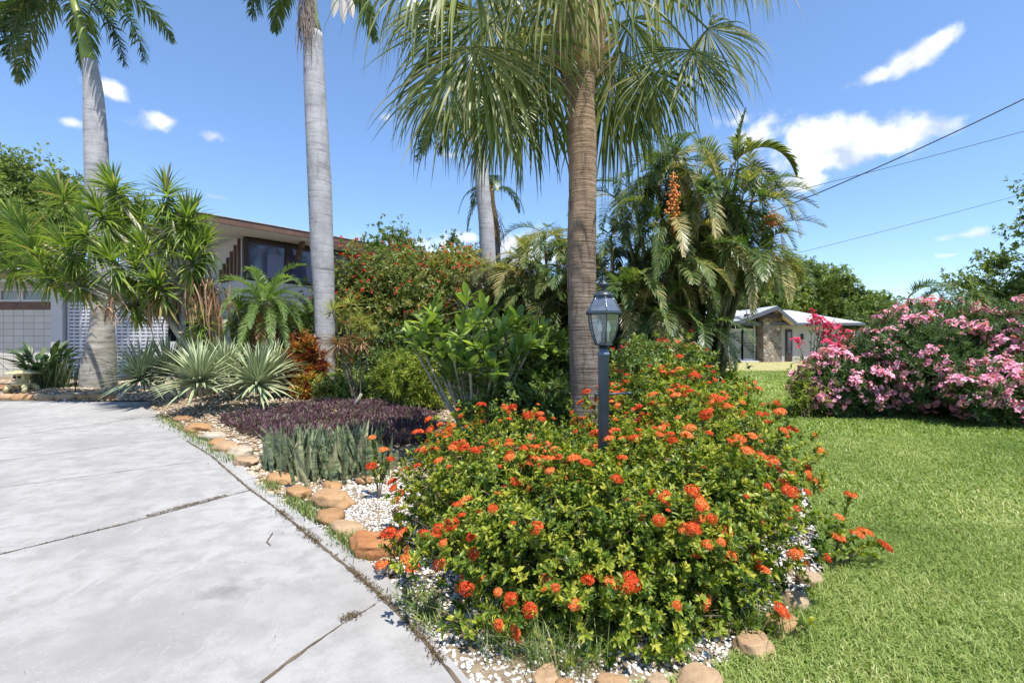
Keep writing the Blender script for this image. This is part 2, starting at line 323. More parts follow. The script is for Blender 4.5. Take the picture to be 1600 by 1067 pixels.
# bark
def trunkmat(name, c0, c1, dark, zs, bumpk=.5):
    M = Mat(name); v = M.coord('Object', (1.2, 1.2, zs)); a = M.noise(1., 5, v, .6, .3); vc = M.coord(); b = M.noise(2.2, 6, vc, .65); vv = M.coord('Object', (1, 1, .25)); d = M.noise(9, 4, vv, .6)
    c = M.ramp(b, [(.35, c0), (.65, c1)])
    c = M.mix(M.ramp(a, [(.30, g(.8)), (.42, g(0))]), c, dark)
    c = M.mix(M.ramp(d, [(.3, g(.4)), (.45, g(0))]), c, dark); M.col(c); M.rough(.85, .2)
    ad = M.n('ShaderNodeMath', operation='ADD'); M.l(a, ad.inputs[0]); M.l(d, ad.inputs[1]); M.bump(ad.outputs[0], bumpk, .03); return M.m
m_rtrunk = trunkmat('royal_trunk', (.26, .255, .262), (.40, .39, .395), (.13, .125, .125), 13, .35)
M = Mat('royal_base'); vc = M.coord(); v = M.coord('Object', (1.2, 1.2, 6)); z = M.n('ShaderNodeSeparateXYZ'); M.l(vc, z.inputs[0])
c = M.ramp(M.noise(1.6, 6, v, .65, .5), [(.34, (.15, .13, .11)), (.5, (.30, .27, .235)), (.66, (.42, .40, .37))])
c = M.mix(M.ramp(M.noise(2.2, 6, vc, .7), [(.52, g(0)), (.68, g(.6))]), c, (.24, .25, .16)); M.col(c); M.rough(.9, .15); M.bump(M.noise(12, 6, v), .5, .03); m_rbase = M.m
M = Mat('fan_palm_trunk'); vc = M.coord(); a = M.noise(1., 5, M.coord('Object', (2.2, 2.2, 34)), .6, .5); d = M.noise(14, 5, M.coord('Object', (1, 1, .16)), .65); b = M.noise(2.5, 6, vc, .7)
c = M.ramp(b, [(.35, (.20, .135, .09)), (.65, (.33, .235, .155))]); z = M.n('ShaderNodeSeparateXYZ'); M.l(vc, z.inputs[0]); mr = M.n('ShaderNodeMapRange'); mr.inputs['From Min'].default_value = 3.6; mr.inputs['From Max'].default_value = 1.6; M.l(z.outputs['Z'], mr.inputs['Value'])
c = M.mix(mr.outputs[0], c, M.ramp(b, [(.35, (.10, .078, .062)), (.65, (.21, .175, .145))]))  # lower trunk painted darker by height, standing in for the crown's shade
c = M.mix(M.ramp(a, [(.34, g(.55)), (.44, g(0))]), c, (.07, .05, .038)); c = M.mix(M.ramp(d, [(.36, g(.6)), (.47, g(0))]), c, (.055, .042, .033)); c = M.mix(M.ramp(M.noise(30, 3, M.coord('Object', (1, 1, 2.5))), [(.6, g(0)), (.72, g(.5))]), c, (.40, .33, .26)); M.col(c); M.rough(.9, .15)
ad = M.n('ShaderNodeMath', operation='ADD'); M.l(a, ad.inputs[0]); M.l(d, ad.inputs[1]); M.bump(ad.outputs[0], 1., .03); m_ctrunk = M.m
m_bark = trunkmat('bark', (.14, .11, .085), (.26, .21, .17), (.07, .055, .045), 4, .8)
m_stem = plain('pale_stem', (.36, .33, .24), .7, var=.35, bump=.4, bsc=30)
m_arecastem = plain('areca_stem', (.14, .14, .07), .6, var=.5, bump=.4, bsc=25)
m_shaft = plain('crownshaft', (.20, .26, .055), .35, var=.3, bsc=12)
m_husk = plain('orange_husk', (.62, .36, .12), .7, var=.3, bsc=20)
m_boot = leafmat('boot_fiber', [(0, (.20, .13, .08)), (.5, (.36, .26, .16)), (1, (.52, .42, .29))], .8, .1, .1)
# metal, glass
m_post = plain('blue_grey_paint', (.10, .14, .20), .42, var=.18, bsc=30, bump=.08, spec=.5)
m_lant = plain('lantern_metal', (.05, .065, .08), .38, metal=.35, var=.3, bsc=60, bump=.1)
def glass(name, c=(.85, .9, .88), a=.25, r=.03):
    M = Mat(name); t = M.n('ShaderNodeBsdfTransparent'); t.inputs[0].default_value = (*c, 1); gl = M.n('ShaderNodeBsdfGlossy'); gl.inputs['Roughness'].default_value = r; gl.inputs[0].default_value = (.9, .95, 1, 1)
    df = M.n('ShaderNodeBsdfDiffuse'); df.inputs[0].default_value = (.55, .65, .62, 1)
    mx0 = M.n('ShaderNodeMixShader'); mx0.inputs[0].default_value = .10; M.l(t.outputs[0], mx0.inputs[1]); M.l(df.outputs[0], mx0.inputs[2])
    mx = M.n('ShaderNodeMixShader'); fr = M.n('ShaderNodeLayerWeight'); fr.inputs[0].default_value = .12
    ad = M.n('ShaderNodeMath', operation='ADD'); ad.inputs[1].default_value = a*.3; M.l(fr.outputs['Facing'], ad.inputs[0])
    M.l(ad.outputs[0], mx.inputs[0]); M.l(mx0.outputs[0], mx.inputs[1]); M.l(gl.outputs[0], mx.inputs[2]); M.l(mx.outputs[0], M.out.inputs[0]); return M.m
m_glass = glass('lantern_glass')
m_bulb = plain('frosted_bulb', (.85, .84, .8), .3)
def winglass(name, c): 
    M = Mat(name); M.col(c); M.rough(.08, .8); M.b.inputs['Metallic'].default_value = 0; return M.m
m_win = winglass('window_glass', (.055, .055, .11))
m_win2 = winglass('pale_window_glass', (.16, .18, .19))
# buildings
m_wwall = plain('white_wall', (.50, .49, .48), .8, var=.06, bsc=10, bump=.2)
m_soffit = plain('soffit', (.55, .545, .54), .8, var=.05, bsc=8)
m_brown = plain('brown_trim', (.12, .065, .045), .6, var=.25, bsc=15)
m_dbrown = plain('dark_brown', (.045, .028, .025), .6, var=.2)
m_roofw = plain('white_roof', (.42, .44, .48), .7, var=.1, bsc=14, bump=.3)
m_fascia = plain('grey_fascia', (.09, .10, .12), .6, var=.15)
M = Mat('tile_wall'); br = M.n('ShaderNodeTexBrick'); br.offset = 0; M.l(M.coord(), br.inputs['Vector'])
mp = M.n('ShaderNodeCombineXYZ'); sp = M.n('ShaderNodeSeparateXYZ'); tcx = M.n('ShaderNodeTexCoord'); M.l(tcx.outputs['Object'], sp.inputs[0]); M.l(sp.outputs[0], mp.inputs[0]); M.l(sp.outputs[2], mp.inputs[1]); M.l(mp.outputs[0], br.inputs['Vector'])
br.inputs['Scale'].default_value = 1; br.inputs['Brick Width'].default_value = .40; br.inputs['Row Height'].default_value = .26; br.inputs['Mortar Size'].default_value = .012
br.inputs['Color1'].default_value = (.48, .45, .39, 1); br.inputs['Color2'].default_value = (.54, .51, .45, 1); br.inputs['Mortar'].default_value = (.26, .235, .2, 1); M.l(br.outputs[0], M.b.inputs['Base Color']); M.rough(.6); m_tile = M.m
M = Mat('field_stone'); vc = M.coord('Object', (1, 1, 1)); vo = M.n('ShaderNodeTexVoronoi', feature='F1'); vo.inputs['Scale'].default_value = 4.2; M.l(vc, vo.inputs['Vector'])
ve = M.n('ShaderNodeTexVoronoi', feature='DISTANCE_TO_EDGE'); ve.inputs['Scale'].default_value = 4.2; M.l(vc, ve.inputs['Vector'])
s_ = M.n('ShaderNodeSeparateColor'); M.l(vo.outputs['Color'], s_.inputs[0]); c = M.ramp(s_.outputs[0], [(0, (.14, .10, .07)), (.4, (.30, .24, .17)), (.7, (.22, .20, .18)), (1, (.48, .40, .30))])
c = M.mix(M.ramp(ve.outputs['Distance'], [(.02, g(1)), (.07, g(0))]), c, (.12, .10, .08)); M.col(c); M.rough(.85); M.bump(ve.outputs['Distance'], 1., .08); m_fstone = M.m
m_lstone = plain('mossy_stone', (.50, .44, .24), .9, var=.3, bsc=40, bump=.5)
m_black = plain('black_rubber', (.02, .02, .022), .6)
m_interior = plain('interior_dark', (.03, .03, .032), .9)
M = Mat('breeze_block'); M.col((.5, .5, .52)); M.rough(.8); m_block = M.m

# ================================================================== ground
EDGE = [(.6,1.0),(.2,1.7),(-.21,2.26),(-.33,2.43),(-.62,2.94),(-.98,3.41),(-1.39,3.83),(-2.17,4.67),(-3.38,6.09),(-4.46,7.3),(-5.49,8.19),(-7.02,9.78),(-8.49,11.45),(-9.4,12.75)]
LAWN = [(-.2,2.02),(.35,2.16),(.95,2.32),(1.58,2.77),(2.12,3.28),(2.42,3.8),(2.8,4.5),(3.2,5.3),(3.6,6.5),(4.2,8),(4.9,9.6),(5.6,12),(7.0,16),(12,29)]
BED = [(a-.04, b-.02) for a, b in EDGE[2:-1]]+[(-9.45,12.66),(-32,12.9),(-32,33),(14,33)]+LAWN[::-1]
def bedh(x, y):
    t = np.clip((np.asarray(y)-8.5)/4.5, 0, 1); t = t*t*(3-2*t)
    x = np.asarray(x, float); y = np.asarray(y, float); dm = np.full(np.broadcast(x, y).shape, 9.)
    ln = EDGE[5:]+[(-32, 12.95)]
    for (ax, ay), (bx, by) in zip(ln[:-1], ln[1:]):
        k = np.clip(((x-ax)*(bx-ax)+(y-ay)*(by-ay))/((bx-ax)**2+(by-ay)**2), 0, 1); dm = np.minimum(dm, np.hypot(x-ax-k*(bx-ax), y-ay-k*(by-ay)))
    return .01+.22*t*np.clip(dm/.9, .12, 1)**.8
mb = MB(); mb.poly([(-600,-60,-.03),(600,-60,-.03),(600,900,-.03),(-600,900,-.03)])
tag(mb.build('ground', m_soil), kind='structure')
def ribbon_poly(pts, z): mb = MB(); mb.poly([(x, y, z) for x, y in pts]); return mb
# driveway with thickness
dp = EDGE+[(-34,13.0),(-34,-6),(.9,-6)]
mb = MB(); mb.poly([(x, y, .03) for x, y in dp])
n = len(dp); mb.add([(x, y, z) for x, y in dp for z in (.03, -.06)], [(2*i, 2*i+1, 2*((i+1) % n)+1, 2*((i+1) % n)) for i in range(n)])
tag(mb.build('driveway', m_conc), kind='structure')
lp_ = LAWN+[(14,33),(60,33),(60,2)]
# joints in the slab
def joint(mb, pts, w, z=.034, jit=.35):
    pts = np.array([(p[0], p[1]) for p in pts]); seg = []
    for a, b in zip(pts[:-1], pts[1:]):
        k = max(2, int(np.linalg.norm(b-a)/.04)); seg.append(a+(b-a)*np.linspace(0, 1, k, endpoint=False)[:, None])
    C = np.concatenate(seg+[pts[-1:]]); C = C+rng.normal(size=C.shape)*w*.12
    D = nrm(np.gradient(C, axis=0)); Sd = np.stack([-D[:, 1], D[:, 0]], -1)
    ww = w*(1+jit*fnoise(C[:, 0], C[:, 1], 6, 3)+rng.normal(size=len(C))*jit*.5); ww = np.maximum(ww, w*.25)
    C3 = np.concatenate([C, np.full((len(C), 1), z)], 1); S3 = np.concatenate([Sd, np.zeros((len(C), 1))], 1)
    mb.strips(C3[None], S3[None], ww[None])
def g2(px, py): return G(px, py, .03)[:2]
J1 = [g2(*p) for p in ((292,689),(330,712),(362,740),(390,764),(435,797),(489,842),(540,884),(585,922),(640,975),(700,1045),(735,1090))]
JL = [[g2(-250,930), g2(0,866), g2(200,817), g2(390,766)], [g2(-300,800), g2(0,762), g2(315,720)], [g2(-300,748), g2(0,720), g2(280,683)], [g2(-300,708), g2(0,685), g2(219,652)], [g2(380,1090), g2(411,1064), g2(470,1020), g2(530,978), g2(587,944)]]
mb = MB(); joint(mb, J1, .022); joint(mb, JL[0], .013); joint(mb, JL[1], .009); joint(mb, JL[2], .009); joint(mb, JL[3], .012); joint(mb, JL[4], .012, jit=.8)
tag(mb.build('driveway_joints', m_joint), kind='structure')
# lawn sheet
lp = LAWN+[(14,33),(-40,60),(-60,200),(200,200),(200,-6),(.92,-6),(.6,1.0)]
# triangulated by bmesh for a clean concave polygon
mb = ribbon_poly(lp, .012); tag(mb.build('lawn', m_lawn), kind='structure')
# bed as a height field
nx, ny = 260, 190; X, Y = np.meshgrid(np.linspace(-32.5, 14, nx), np.linspace(1.9, 33, ny))
Z = bedh(X, Y)+fnoise(X, Y, 1.2, 5)*.012-.004
V = np.stack([X, Y, Z], -1).reshape(-1, 3); idx = np.arange(nx*ny).reshape(ny, nx)
q = np.stack([idx[:-1, :-1], idx[:-1, 1:], idx[1:, 1:], idx[1:, :-1]], -1).reshape(-1, 4)
cx = V[q].mean(1); keep = inpoly(cx[:, 0], cx[:, 1], BED)
mb = MB(); mb.add(V, q[keep], smooth=True); tag(mb.build('garden_bed', m_soil), kind='structure')
# pebbles
ico = None
def icosa():
    p = (1+5**.5)/2; v = np.array([(-1,p,0),(1,p,0),(-1,-p,0),(1,-p,0),(0,-1,p),(0,1,p),(0,-1,-p),(0,1,-p),(p,0,-1),(p,0,1),(-p,0,-1),(-p,0,1)], float); v = nrm(v)
    f = np.array([(0,11,5),(0,5,1),(0,1,7),(0,7,10),(0,10,11),(1,5,9),(5,11,4),(11,10,2),(10,7,6),(7,1,8),(3,9,4),(3,4,2),(3,2,6),(3,6,8),(3,8,9),(4,9,5),(2,4,11),(6,2,10),(8,6,7),(9,8,1)])
    return v, f
def pebbles(name, mat, pts, z, size, flat=.55):
    v, f = icosa(); n = len(pts); sz = size*rng.uniform(.55, 1.5, n)
    sc = np.stack([rng.uniform(.8, 1.4, n), rng.uniform(.7, 1.0, n), flat*rng.uniform(.7, 1.3, n)], -1)*sz[:, None]
    a = rng.uniform(0, 2*PI, n); V = v[None]*sc[:, None]*(1+rng.normal(size=(n, 12, 1))*.12)
    V = np.stack([V[..., 0]*np.cos(a)[:, None]-V[..., 1]*np.sin(a)[:, None], V[..., 0]*np.sin(a)[:, None]+V[..., 1]*np.cos(a)[:, None], V[..., 2]], -1)
    V = V+np.stack([pts[:, 0], pts[:, 1], z+sz*rng.uniform(0, .6, n)], -1)[:, None]
    mb = MB(); mb.add(V.reshape(-1, 3), (f[None]+(np.arange(n)*12)[:, None, None]).reshape(-1, 3), np.repeat(rng.uniform(0, 1, n), 12), smooth=True)
    return tag(mb.build(name, mat), kind='stuff')
def scatter(n, x0, x1, y0, y1, poly): 
    p = np.stack([rng.uniform(x0, x1, n), rng.uniform(y0, y1, n)], -1); return p[inpoly(p[:, 0], p[:, 1], poly)]
p = scatter(52000, -3.3, 3.3, 2.0, 6.2, BED); w = p[:, 1] < 5.3+.5*np.sin(p[:, 0]*3)+rng.normal(size=len(p))*.25; wp = p[w]
tag(pebbles('white_pebbles', m_white, wp, bedh(wp[:, 0], wp[:, 1]), .0105), 'bright white pebbles spread around the orange flowered bushes', 'pebbles')
p2 = scatter(26000, -12, 3, 5.0, 15.0, BED); w = (p2[:, 1] > 5.4+.5*np.sin(p2[:, 0]*3)+rng.normal(size=len(p2))*.25); tp = np.concatenate([p2[w], p[~(p[:, 1] < 5.3+.5*np.sin(p[:, 0]*3))][:2500]])
tag(pebbles('tan_pebbles', m_tan, tp, bedh(tp[:, 0], tp[:, 1]), .026), 'tan and cream river pebbles covering the back of the bed', 'pebbles')
p3 = scatter(9000, -22, -8.8, 13.0, 17, BED); tag(pebbles('gravel', m_tan, p3, bedh(p3[:, 0], p3[:, 1]), .035), 'tan gravel around the left palm base and stone lantern', 'gravel')

# edging stones
def stone(loc, w, d, h, tone, rot, label, sub=4):
    import bmesh
    bm = bmesh.new(); bmesh.ops.create_icosphere(bm, subdivisions=sub, radius=1)
    q = np.random.default_rng(int(abs(loc[0]*1000+loc[1]*77)) % 99999); ph = q.uniform(0, 6.3, 9)
    from mathutils import noise as mn
    pl = [(Vector(nn_).normalized(), dd_) for nn_, dd_ in zip(q.normal(size=(11, 3))*np.array([1, 1, .8]), q.uniform(.62, .92, 11))]+[(Vector((.1, .05, 1)).normalized(), .55)]
    off = Vector(tuple(q.uniform(0, 50, 3)))
    for v in bm.verts:
        c = v.co.copy()
        for nn_, dd_ in pl:
            e = c.dot(nn_)-dd_
            if e > 0: c -= nn_*e*.9
        c *= 1+.16*mn.noise(c*1.6+off)+.05*mn.noise(c*5+off)+.02*mn.noise(c*13+off)
        x, y, z = c.x*w/2*1.22, c.y*d/2*1.22, c.z*h*.85
        v.co = (x*math.cos(rot)-y*math.sin(rot), x*math.sin(rot)+y*math.cos(rot), z)
    me = bpy.data.meshes.new('edging_stone'); bm.to_mesh(me); bm.free()
    for p_ in me.polygons: p_.use_smooth = True
    a = me.attributes.new('tone', 'FLOAT', 'POINT'); a.data.foreach_set('value', np.full(len(me.vertices), tone, np.float32))
    me.materials.append(m_stone); o = bpy.data.objects.new('edging_stone', me); COL.objects.link(o); o.location = tuple(float(q_) for q_ in loc)
    return tag(o, label, 'stone', 'sandstone edging stones around the bed')
# (px, py of centre, width px, tone, label)
st = [(286,655,24,.1,'small dark brown edging stone beside the striped agave leaves'),(309,669,38,.3,'rusty brown stone past the striped agave, first larger one along the driveway'),
 (333,682,30,.8,'pale flat stone of the driveway edge between two browner stones'),(340,692,26,.35,'small tan stone tucked below the pale flat stone'),(355,699,40,.5,'mid tan rounded stone opposite the purple plants'),
 (377,707,40,.75,'large cream stone next to the tan pebbles near the purple plants'),(384,722,34,.55,'tan stone at the left foot of the snake plants'),
 (436,748,40,.38,'orange tan stone with dark seam under the snake plants'),(466,771,40,.3,'brownish stone half covered by weeds before the snake plants'),(516,781,60,.42,'big wedge shaped tan stone leaning up beside white pebbles'),
 (514,806,42,.2,'low dark tan stone just below the big wedge shaped stone'),(543,826,46,.55,'rounded pale tan stone with grass blades over it'),(583,856,80,1.,'largest smooth orange stone by the white pebbles'),
 (602,884,34,.7,'small pale stone below the largest orange stone'),(520,759,26,.3,'small brown stone peeking behind the snake plants base'),(567,750,22,.2,'small brown stone right of the snake plants'),(588,748,20,.7,'small pale stone right of the snake plants near the bushes')]
for px, py, w, tn, lb in st:
    c = G(px, py, .05); k = c[1]/F; stone(c, w*k*1.22, w*k*rng.uniform(.7, .9), min(.22, w*k*.45)*rng.uniform(.8, 1), tn, rng.uniform(-.5, .1)-.3, lb)
st2 = [(854,1050,42,.5,'tan stone under the bush at the very front left'),(884,1066,30,.4,'orange tan stone cut by the lower frame edge left of the white pebbles'),(960,1060,44,.45,'rounded orange stone in front of the white pebbles at the bottom'),(1030,1062,34,.6,'pale pinkish stone at the bottom between rounded stones'),
 (1096,1052,56,.55,'broad tan stone at the bottom before the lawn corner'),(1176,1012,52,.5,'flat pink tan stone at the lawn edge under leafy shadow'),(1218,978,52,.4,'flat orange tan stone nearest the lawn with shadow across it'),(1242,940,30,.6,'small pale stone at the lawn side beneath the bush'),(1262,905,30,.6,'little stone at the right bed edge below the lone sprig')]
for px, py, w, tn, lb in st2:
    c = G(px, py+(14 if px < 1130 else 0), .03); k = c[1]/F; stone(c, w*k*1.2, w*k*.95, .10, tn, rng.uniform(-.4, .4)+.6, lb)
wd = ['grey tan','orange','pale tan','long tan','bright orange','brown tan','dark grey','cream','rust brown']
for i, (px, w) in enumerate(((8,26),(38,34),(70,30),(104,36),(133,24),(155,26),(177,20),(192,14),(-24,30))):
    c = G(px, 622, .1); c[1] = 12.95; c[0] = (px-800)/F*12.95
    stone(c, w*12.95/F*1.02, .28, .2, [.5,.4,.6,.55,.35,.3,.1,.8,.15][i], rng.uniform(-.1, .1), wd[i]+' stone of the low row at the far end of the driveway', 2)

# dirt, weeds and grass between slab and stones
def flecks(name, pts, zz, size, mat, label, cat):
    n = len(pts); d = rdir(n); d[:, 2] *= .25; mb = MB(); up = nrm(np.array([0, 0, 1.])+rng.normal(size=(n, 3))*.35)
    p = np.stack([pts[:, 0], pts[:, 1], np.full(n, zz)+rng.uniform(0, .008, n)], -1)
    mb.leaves(p, d, up, size*rng.uniform(.4, 1.6, n), size*.4*rng.uniform(.5, 1.2, n), rng.uniform(0, 1, n), simple=True)
    return tag(mb.build(name, mat), label, cat, kind='stuff')
def along(poly, n, sd):
    poly = np.array(poly); L = np.linalg.norm(np.diff(poly, axis=0), axis=1); cs = np.concatenate([[0], np.cumsum(L)]); t = rng.uniform(0, cs[-1], n)
    return np.stack([np.interp(t, cs, poly[:, 0]), np.interp(t, cs, poly[:, 1])], -1)+rng.normal(size=(n, 2))*sd
near = [g2(*p) for p in ((435,797),(489,842),(540,884),(585,922),(640,975),(690,1035))]
wob = along(near, 2600, .022); wob = wob[fnoise(wob[:, 0], wob[:, 1], 7, 11) > -.1]
pts = np.concatenate([wob, along(J1[:6], 500, .012), along([g2(265,797), g2(355,774)], 500, .02), along([g2(232,806), g2(262,798)], 120, .02), along([g2(140,668), g2(219,652)], 200, .03), along([g2(536,968), g2(560,960)], 160, .02), along(JL[0], 300, .006)])
flecks('leaf_litter', pts, .036, .017, m_litter, 'brown dirt and leaf litter caught in the driveway joints', 'leaf litter')
p = np.stack([rng.uniform(-9, 0, 300), rng.uniform(2, 11, 300)], -1); p = p[inpoly(p[:, 0], p[:, 1], dp)]
flecks('fallen_leaves', p, .036, .013, m_litter, 'scattered tiny dry leaves lying on the open concrete', 'dry leaves')
p = np.stack([rng.uniform(1.5, 9, 160), rng.uniform(2.2, 9, 160)], -1); p = p[inpoly(p[:, 0], p[:, 1], lp_)]
flecks('fallen_leaves', p, .05, .03, m_dead, 'small dry leaves lying here and there on the lawn', 'dry leaves')
def tufts(name, pts, z, h, w, mat, label, cat, lean=.6, kind='stuff'):
    n = len(pts); z = np.broadcast_to(z, (n,)); h = h*rng.uniform(.5, 1.3, n); a = rng.uniform(0, 2*PI, n)
    out = np.stack([np.cos(a), np.sin(a), np.zeros(n)], -1); l = lean*rng.uniform(.2, 1.4, n)
    b = np.stack([pts[:, 0], pts[:, 1], z], -1); t = np.linspace(0, 1, 4)[None, :, None]
    C = b[:, None]+out[:, None]*(h*l)[:, None, None]*t**1.7+np.array([0, 0, 1.])*(h[:, None, None]*(t-.25*t**3*l[:, None, None]))
    sd = np.stack([-np.sin(a), np.cos(a), np.zeros(n)], -1); wd_ = w*np.array([1, .9, .6, .08])[None]*rng.uniform(.6, 1.3, n)[:, None]
    mb = MB(); mb.strips(C, sd, wd_, rng.uniform(0, 1, n)); o = mb.build(name, mat)
    return tag(o, label, cat, kind=kind)
wp_ = along([g2(402,756), g2(440,785), g2(480,812), g2(520,846), g2(560,878)], 2600, .05); wp_ = wp_[fnoise(wp_[:, 0], wp_[:, 1], 5, 4) > -.15]
tufts('weeds', wp_+np.array([.06, .06]), .02, .075, .006, m_weed, 'green weedy grass between slab edge and sandstone edging', 'weeds')
wp_ = along([g2(250,650), g2(285,672), g2(340,705), g2(372,725)], 1200, .08)
tufts('weeds', wp_, .03, .06, .009, m_weed, 'low weeds at slab edge below the striped agaves', 'weeds')
wp_ = along([(-.15, 2.6), (.05, 2.42), (.25, 2.36), (.4, 2.36)], 420, .06)
tufts('tall_grass', wp_, .01, .22, .004, m_weed, 'wispy tall grass growing out at front foot of bush', 'grass', .9)
wp_ = along([(1.2, 2.6), (1.5, 2.75)], 250, .08); tufts('tall_grass', wp_, .01, .16, .006, m_weed, 'small grass tuft near front stones on the lawn side', 'grass', .9)
wp_ = along([(-.65, 3.0), (-.38, 2.65)], 320, .06); tufts('creeping_weeds', wp_, .03, .07, .008, m_weed, 'creeping weeds rooted in slab joint near bottom', 'weeds', 1.3)
# twig
mb = MB(); c = [G(px, py, .04) for px, py in ((426,832),(419,842),(417,846),(423,851),(421,850))]; mb.tube(c[:4], [.004,.005,.004,.003], 5); tag(mb.build('twig', m_twig), 'short curled dark twig on the pale concrete', 'twig')
# lawn blades
def lawn_blades(n, y0, y1, h, w, seedk):
    Yb = rng.uniform(y0, y1, n); Xb = rng.uniform(-.2, 1.25*y1+1, n); m = inpoly(Xb, Yb, lp) & (Xb < 1.25*Yb+1.2) ; Xb, Yb = Xb[m], Yb[m]; n = len(Xb)
    patch = fnoise(Xb, Yb, .55, 21)*.7+fnoise(Xb, Yb, 2.2, 22)*.5+np.clip((3.6-Yb)*.35, 0, .5)
    a = rng.uniform(0, 2*PI, n)+fnoise(Xb, Yb, 4, 9)*1.5; l = rng.uniform(.3, 1.5, n); hh = h*rng.uniform(.5, 1.25, n)
    b = np.stack([Xb, Yb, np.full(n, .012)], -1); o = np.stack([np.cos(a), np.sin(a), np.zeros(n)], -1); sd = np.stack([-np.sin(a), np.cos(a), np.zeros(n)], -1)
    wv = w*rng.uniform(.6, 1.3, n)[:, None]; up = np.array([0, 0, 1.])
    mid = b+o*(hh*l*.35)[:, None]+up*(hh*.62)[:, None]; tip = b+o*(hh*l)[:, None]+up*(hh*.85)[:, None]
    V = np.stack([b-sd*wv*.5, b+sd*wv*.5, mid+sd*wv*.45, mid-sd*wv*.45, tip], 1)
    k = (np.arange(n)*5)[:, None]; tone = np.clip(.47+patch*.30+rng.normal(size=n)*.17, 0, 1)
    return V.reshape(-1, 3), np.array([[0,1,2,3]])+k, np.array([[3,2,4]])+k, np.repeat(tone, 5)
mb = MB()
for args in ((150000,1.6,4.2,.045,.0055,0),(150000,4,8,.05,.010,1),(120000,8,15,.06,.019,2),(60000,15,26,.07,.04,3)):
    V, q4, q3, tn = lawn_blades(*args); mb.add(V, [q4, q3], tn)
tag(mb.build('lawn_grass', m_grass), 'bright mown green grass of the front lawn', 'grass', kind='stuff')

# ================================================================== plant builders
def clusters(mb, c, r, n, k, L, w, zmin, tmean=.5, gap=0., shell=.35, upb=.6, simple=False, lump=.16, curl=.12, seed=0, toned=.22, up_open=(25, 80), tmin=0, tmax=1, mat=0):
    c = np.array(c, float); r = np.array(r, float)
    u = rdir(n); rho = 1-shell*rng.uniform(0, 1, n)**1.6
    ph = np.random.default_rng(seed+100).uniform(0, 6.3, 6)
    lm = 1+lump*(np.sin(4*u[:, 0]+ph[0])*np.sin(3*u[:, 1]+ph[1])+.6*np.sin(8*u[:, 0]+ph[2])*np.sin(7*u[:, 2]+ph[3])+.5*np.sin(11*u[:, 1]+ph[4]+4*u[:, 2]))
    p = c+r*u*(rho*lm)[:, None]
    m = p[:, 2] > zmin
    if gap: m &= (np.sin(p[:, 0]/r[0]*7+ph[5])+np.sin(p[:, 2]/r[2]*8+ph[0])+np.sin(p[:, 1]/r[1]*6+ph[1]))/3+rng.normal(size=n)*.25 > -.75+gap
    p = p[m]; u = u[m]; n = len(p)
    ax = nrm(u/r*r.mean()+np.array([0, 0, upb])+rng.normal(size=(n, 3))*.35)
    ref = np.where(abs(ax[:, 2:3]) < .9, np.array([[0, 0, 1.]]), np.array([[1., 0, 0]])); A = nrm(np.cross(ax, ref)); B = np.cross(ax, A)
    ct = rng.normal(size=n)*toned*.6
    th = rng.uniform(0, 2*PI, (n, 1))+np.arange(k)[None]*2.4; ti = np.radians(rng.uniform(*up_open, (n, k)))
    d = ax[:, None]*np.cos(ti)[..., None]+(A[:, None]*np.cos(th)[..., None]+B[:, None]*np.sin(th)[..., None])*np.sin(ti)[..., None]
    bp = p[:, None]-ax[:, None]*(L*.9*rng.uniform(0, 1, (n, k))[..., None])
    up = np.broadcast_to(ax[:, None], d.shape)+rng.normal(size=d.shape)*.2
    Lr = L*rng.uniform(.65, 1.2, (n, k)); tone = np.clip(tmean+ct[:, None]+rng.normal(size=(n, k))*toned*.7+.22*(rng.uniform(size=(n, 1)) < .12), tmin, tmax)
    mb.leaves(bp.reshape(-1, 3), d.reshape(-1, 3), up.reshape(-1, 3), Lr.ravel(), (Lr*w).ravel(), tone.ravel(), mat, simple, curl)
    return p, ax
def twigs(mb, c, r, base, n, rad, mat=0):
    c = np.array(c, float); r = np.array(r, float); u = rdir(n*2); u = u[u[:, 2] > -.25][:n]
    for q in u:
        e = c+r*q*rng.uniform(.75, .97); b = np.array(base)+np.array([rng.normal()*r[0]*.18, rng.normal()*r[1]*.18, 0]); t = np.linspace(0, 1, 5)[:, None]
        m = b*(1-t)+e*t; m[:, 2] = b[2]+(e[2]-b[2])*t[:, 0]**.8; m[1:-1] += rng.normal(size=(3, 3))*np.linalg.norm(e-b)*.03
        mb.tube(m, np.linspace(rad, rad*.3, 5), 4, mat, cap=False)

# ---- ixora
def flower_mesh(seed, nfl, R, tonec):
    q = np.random.default_rng(seed); mb = MB()
    z = q.uniform(.05, 1, nfl); a = np.arange(nfl)*2.4+q.normal(size=nfl)*.2; s = np.sqrt(1-z*z); u = np.stack([s*np.cos(a), s*np.sin(a), z], -1)
    b = u*np.array([R, R, R*.62])*q.uniform(.78, 1.05, (nfl, 1))
    C = np.stack([np.zeros((nfl, 3)), b*.96], 1); sd = nrm(np.cross(u, q.normal(size=(nfl, 3)))); mb.strips(C, sd, .0025, np.clip(tonec-.3, 0, 1))
    A = nrm(np.cross(u, np.array([.1, .2, .97]))); B = np.cross(u, A); ph = q.uniform(0, PI/2, nfl)
    for k in range(4):
        d = A*np.cos(ph+k*PI/2)[:, None]+B*np.sin(ph+k*PI/2)[:, None]+u*.25
        mb.leaves(b, d, u, R*.36, R*.19, np.clip(tonec+q.normal(size=nfl)*.18, 0, 1), simple=True, curl=.2)
    return mb
fl_proto = []
for i in range(5):
    o = flower_mesh(50+i, 44, .046, [.35, .5, .65, .8, .2][i]).build('flower_head', m_ixflower); fl_proto.append(o.data); bpy.data.objects.remove(o)
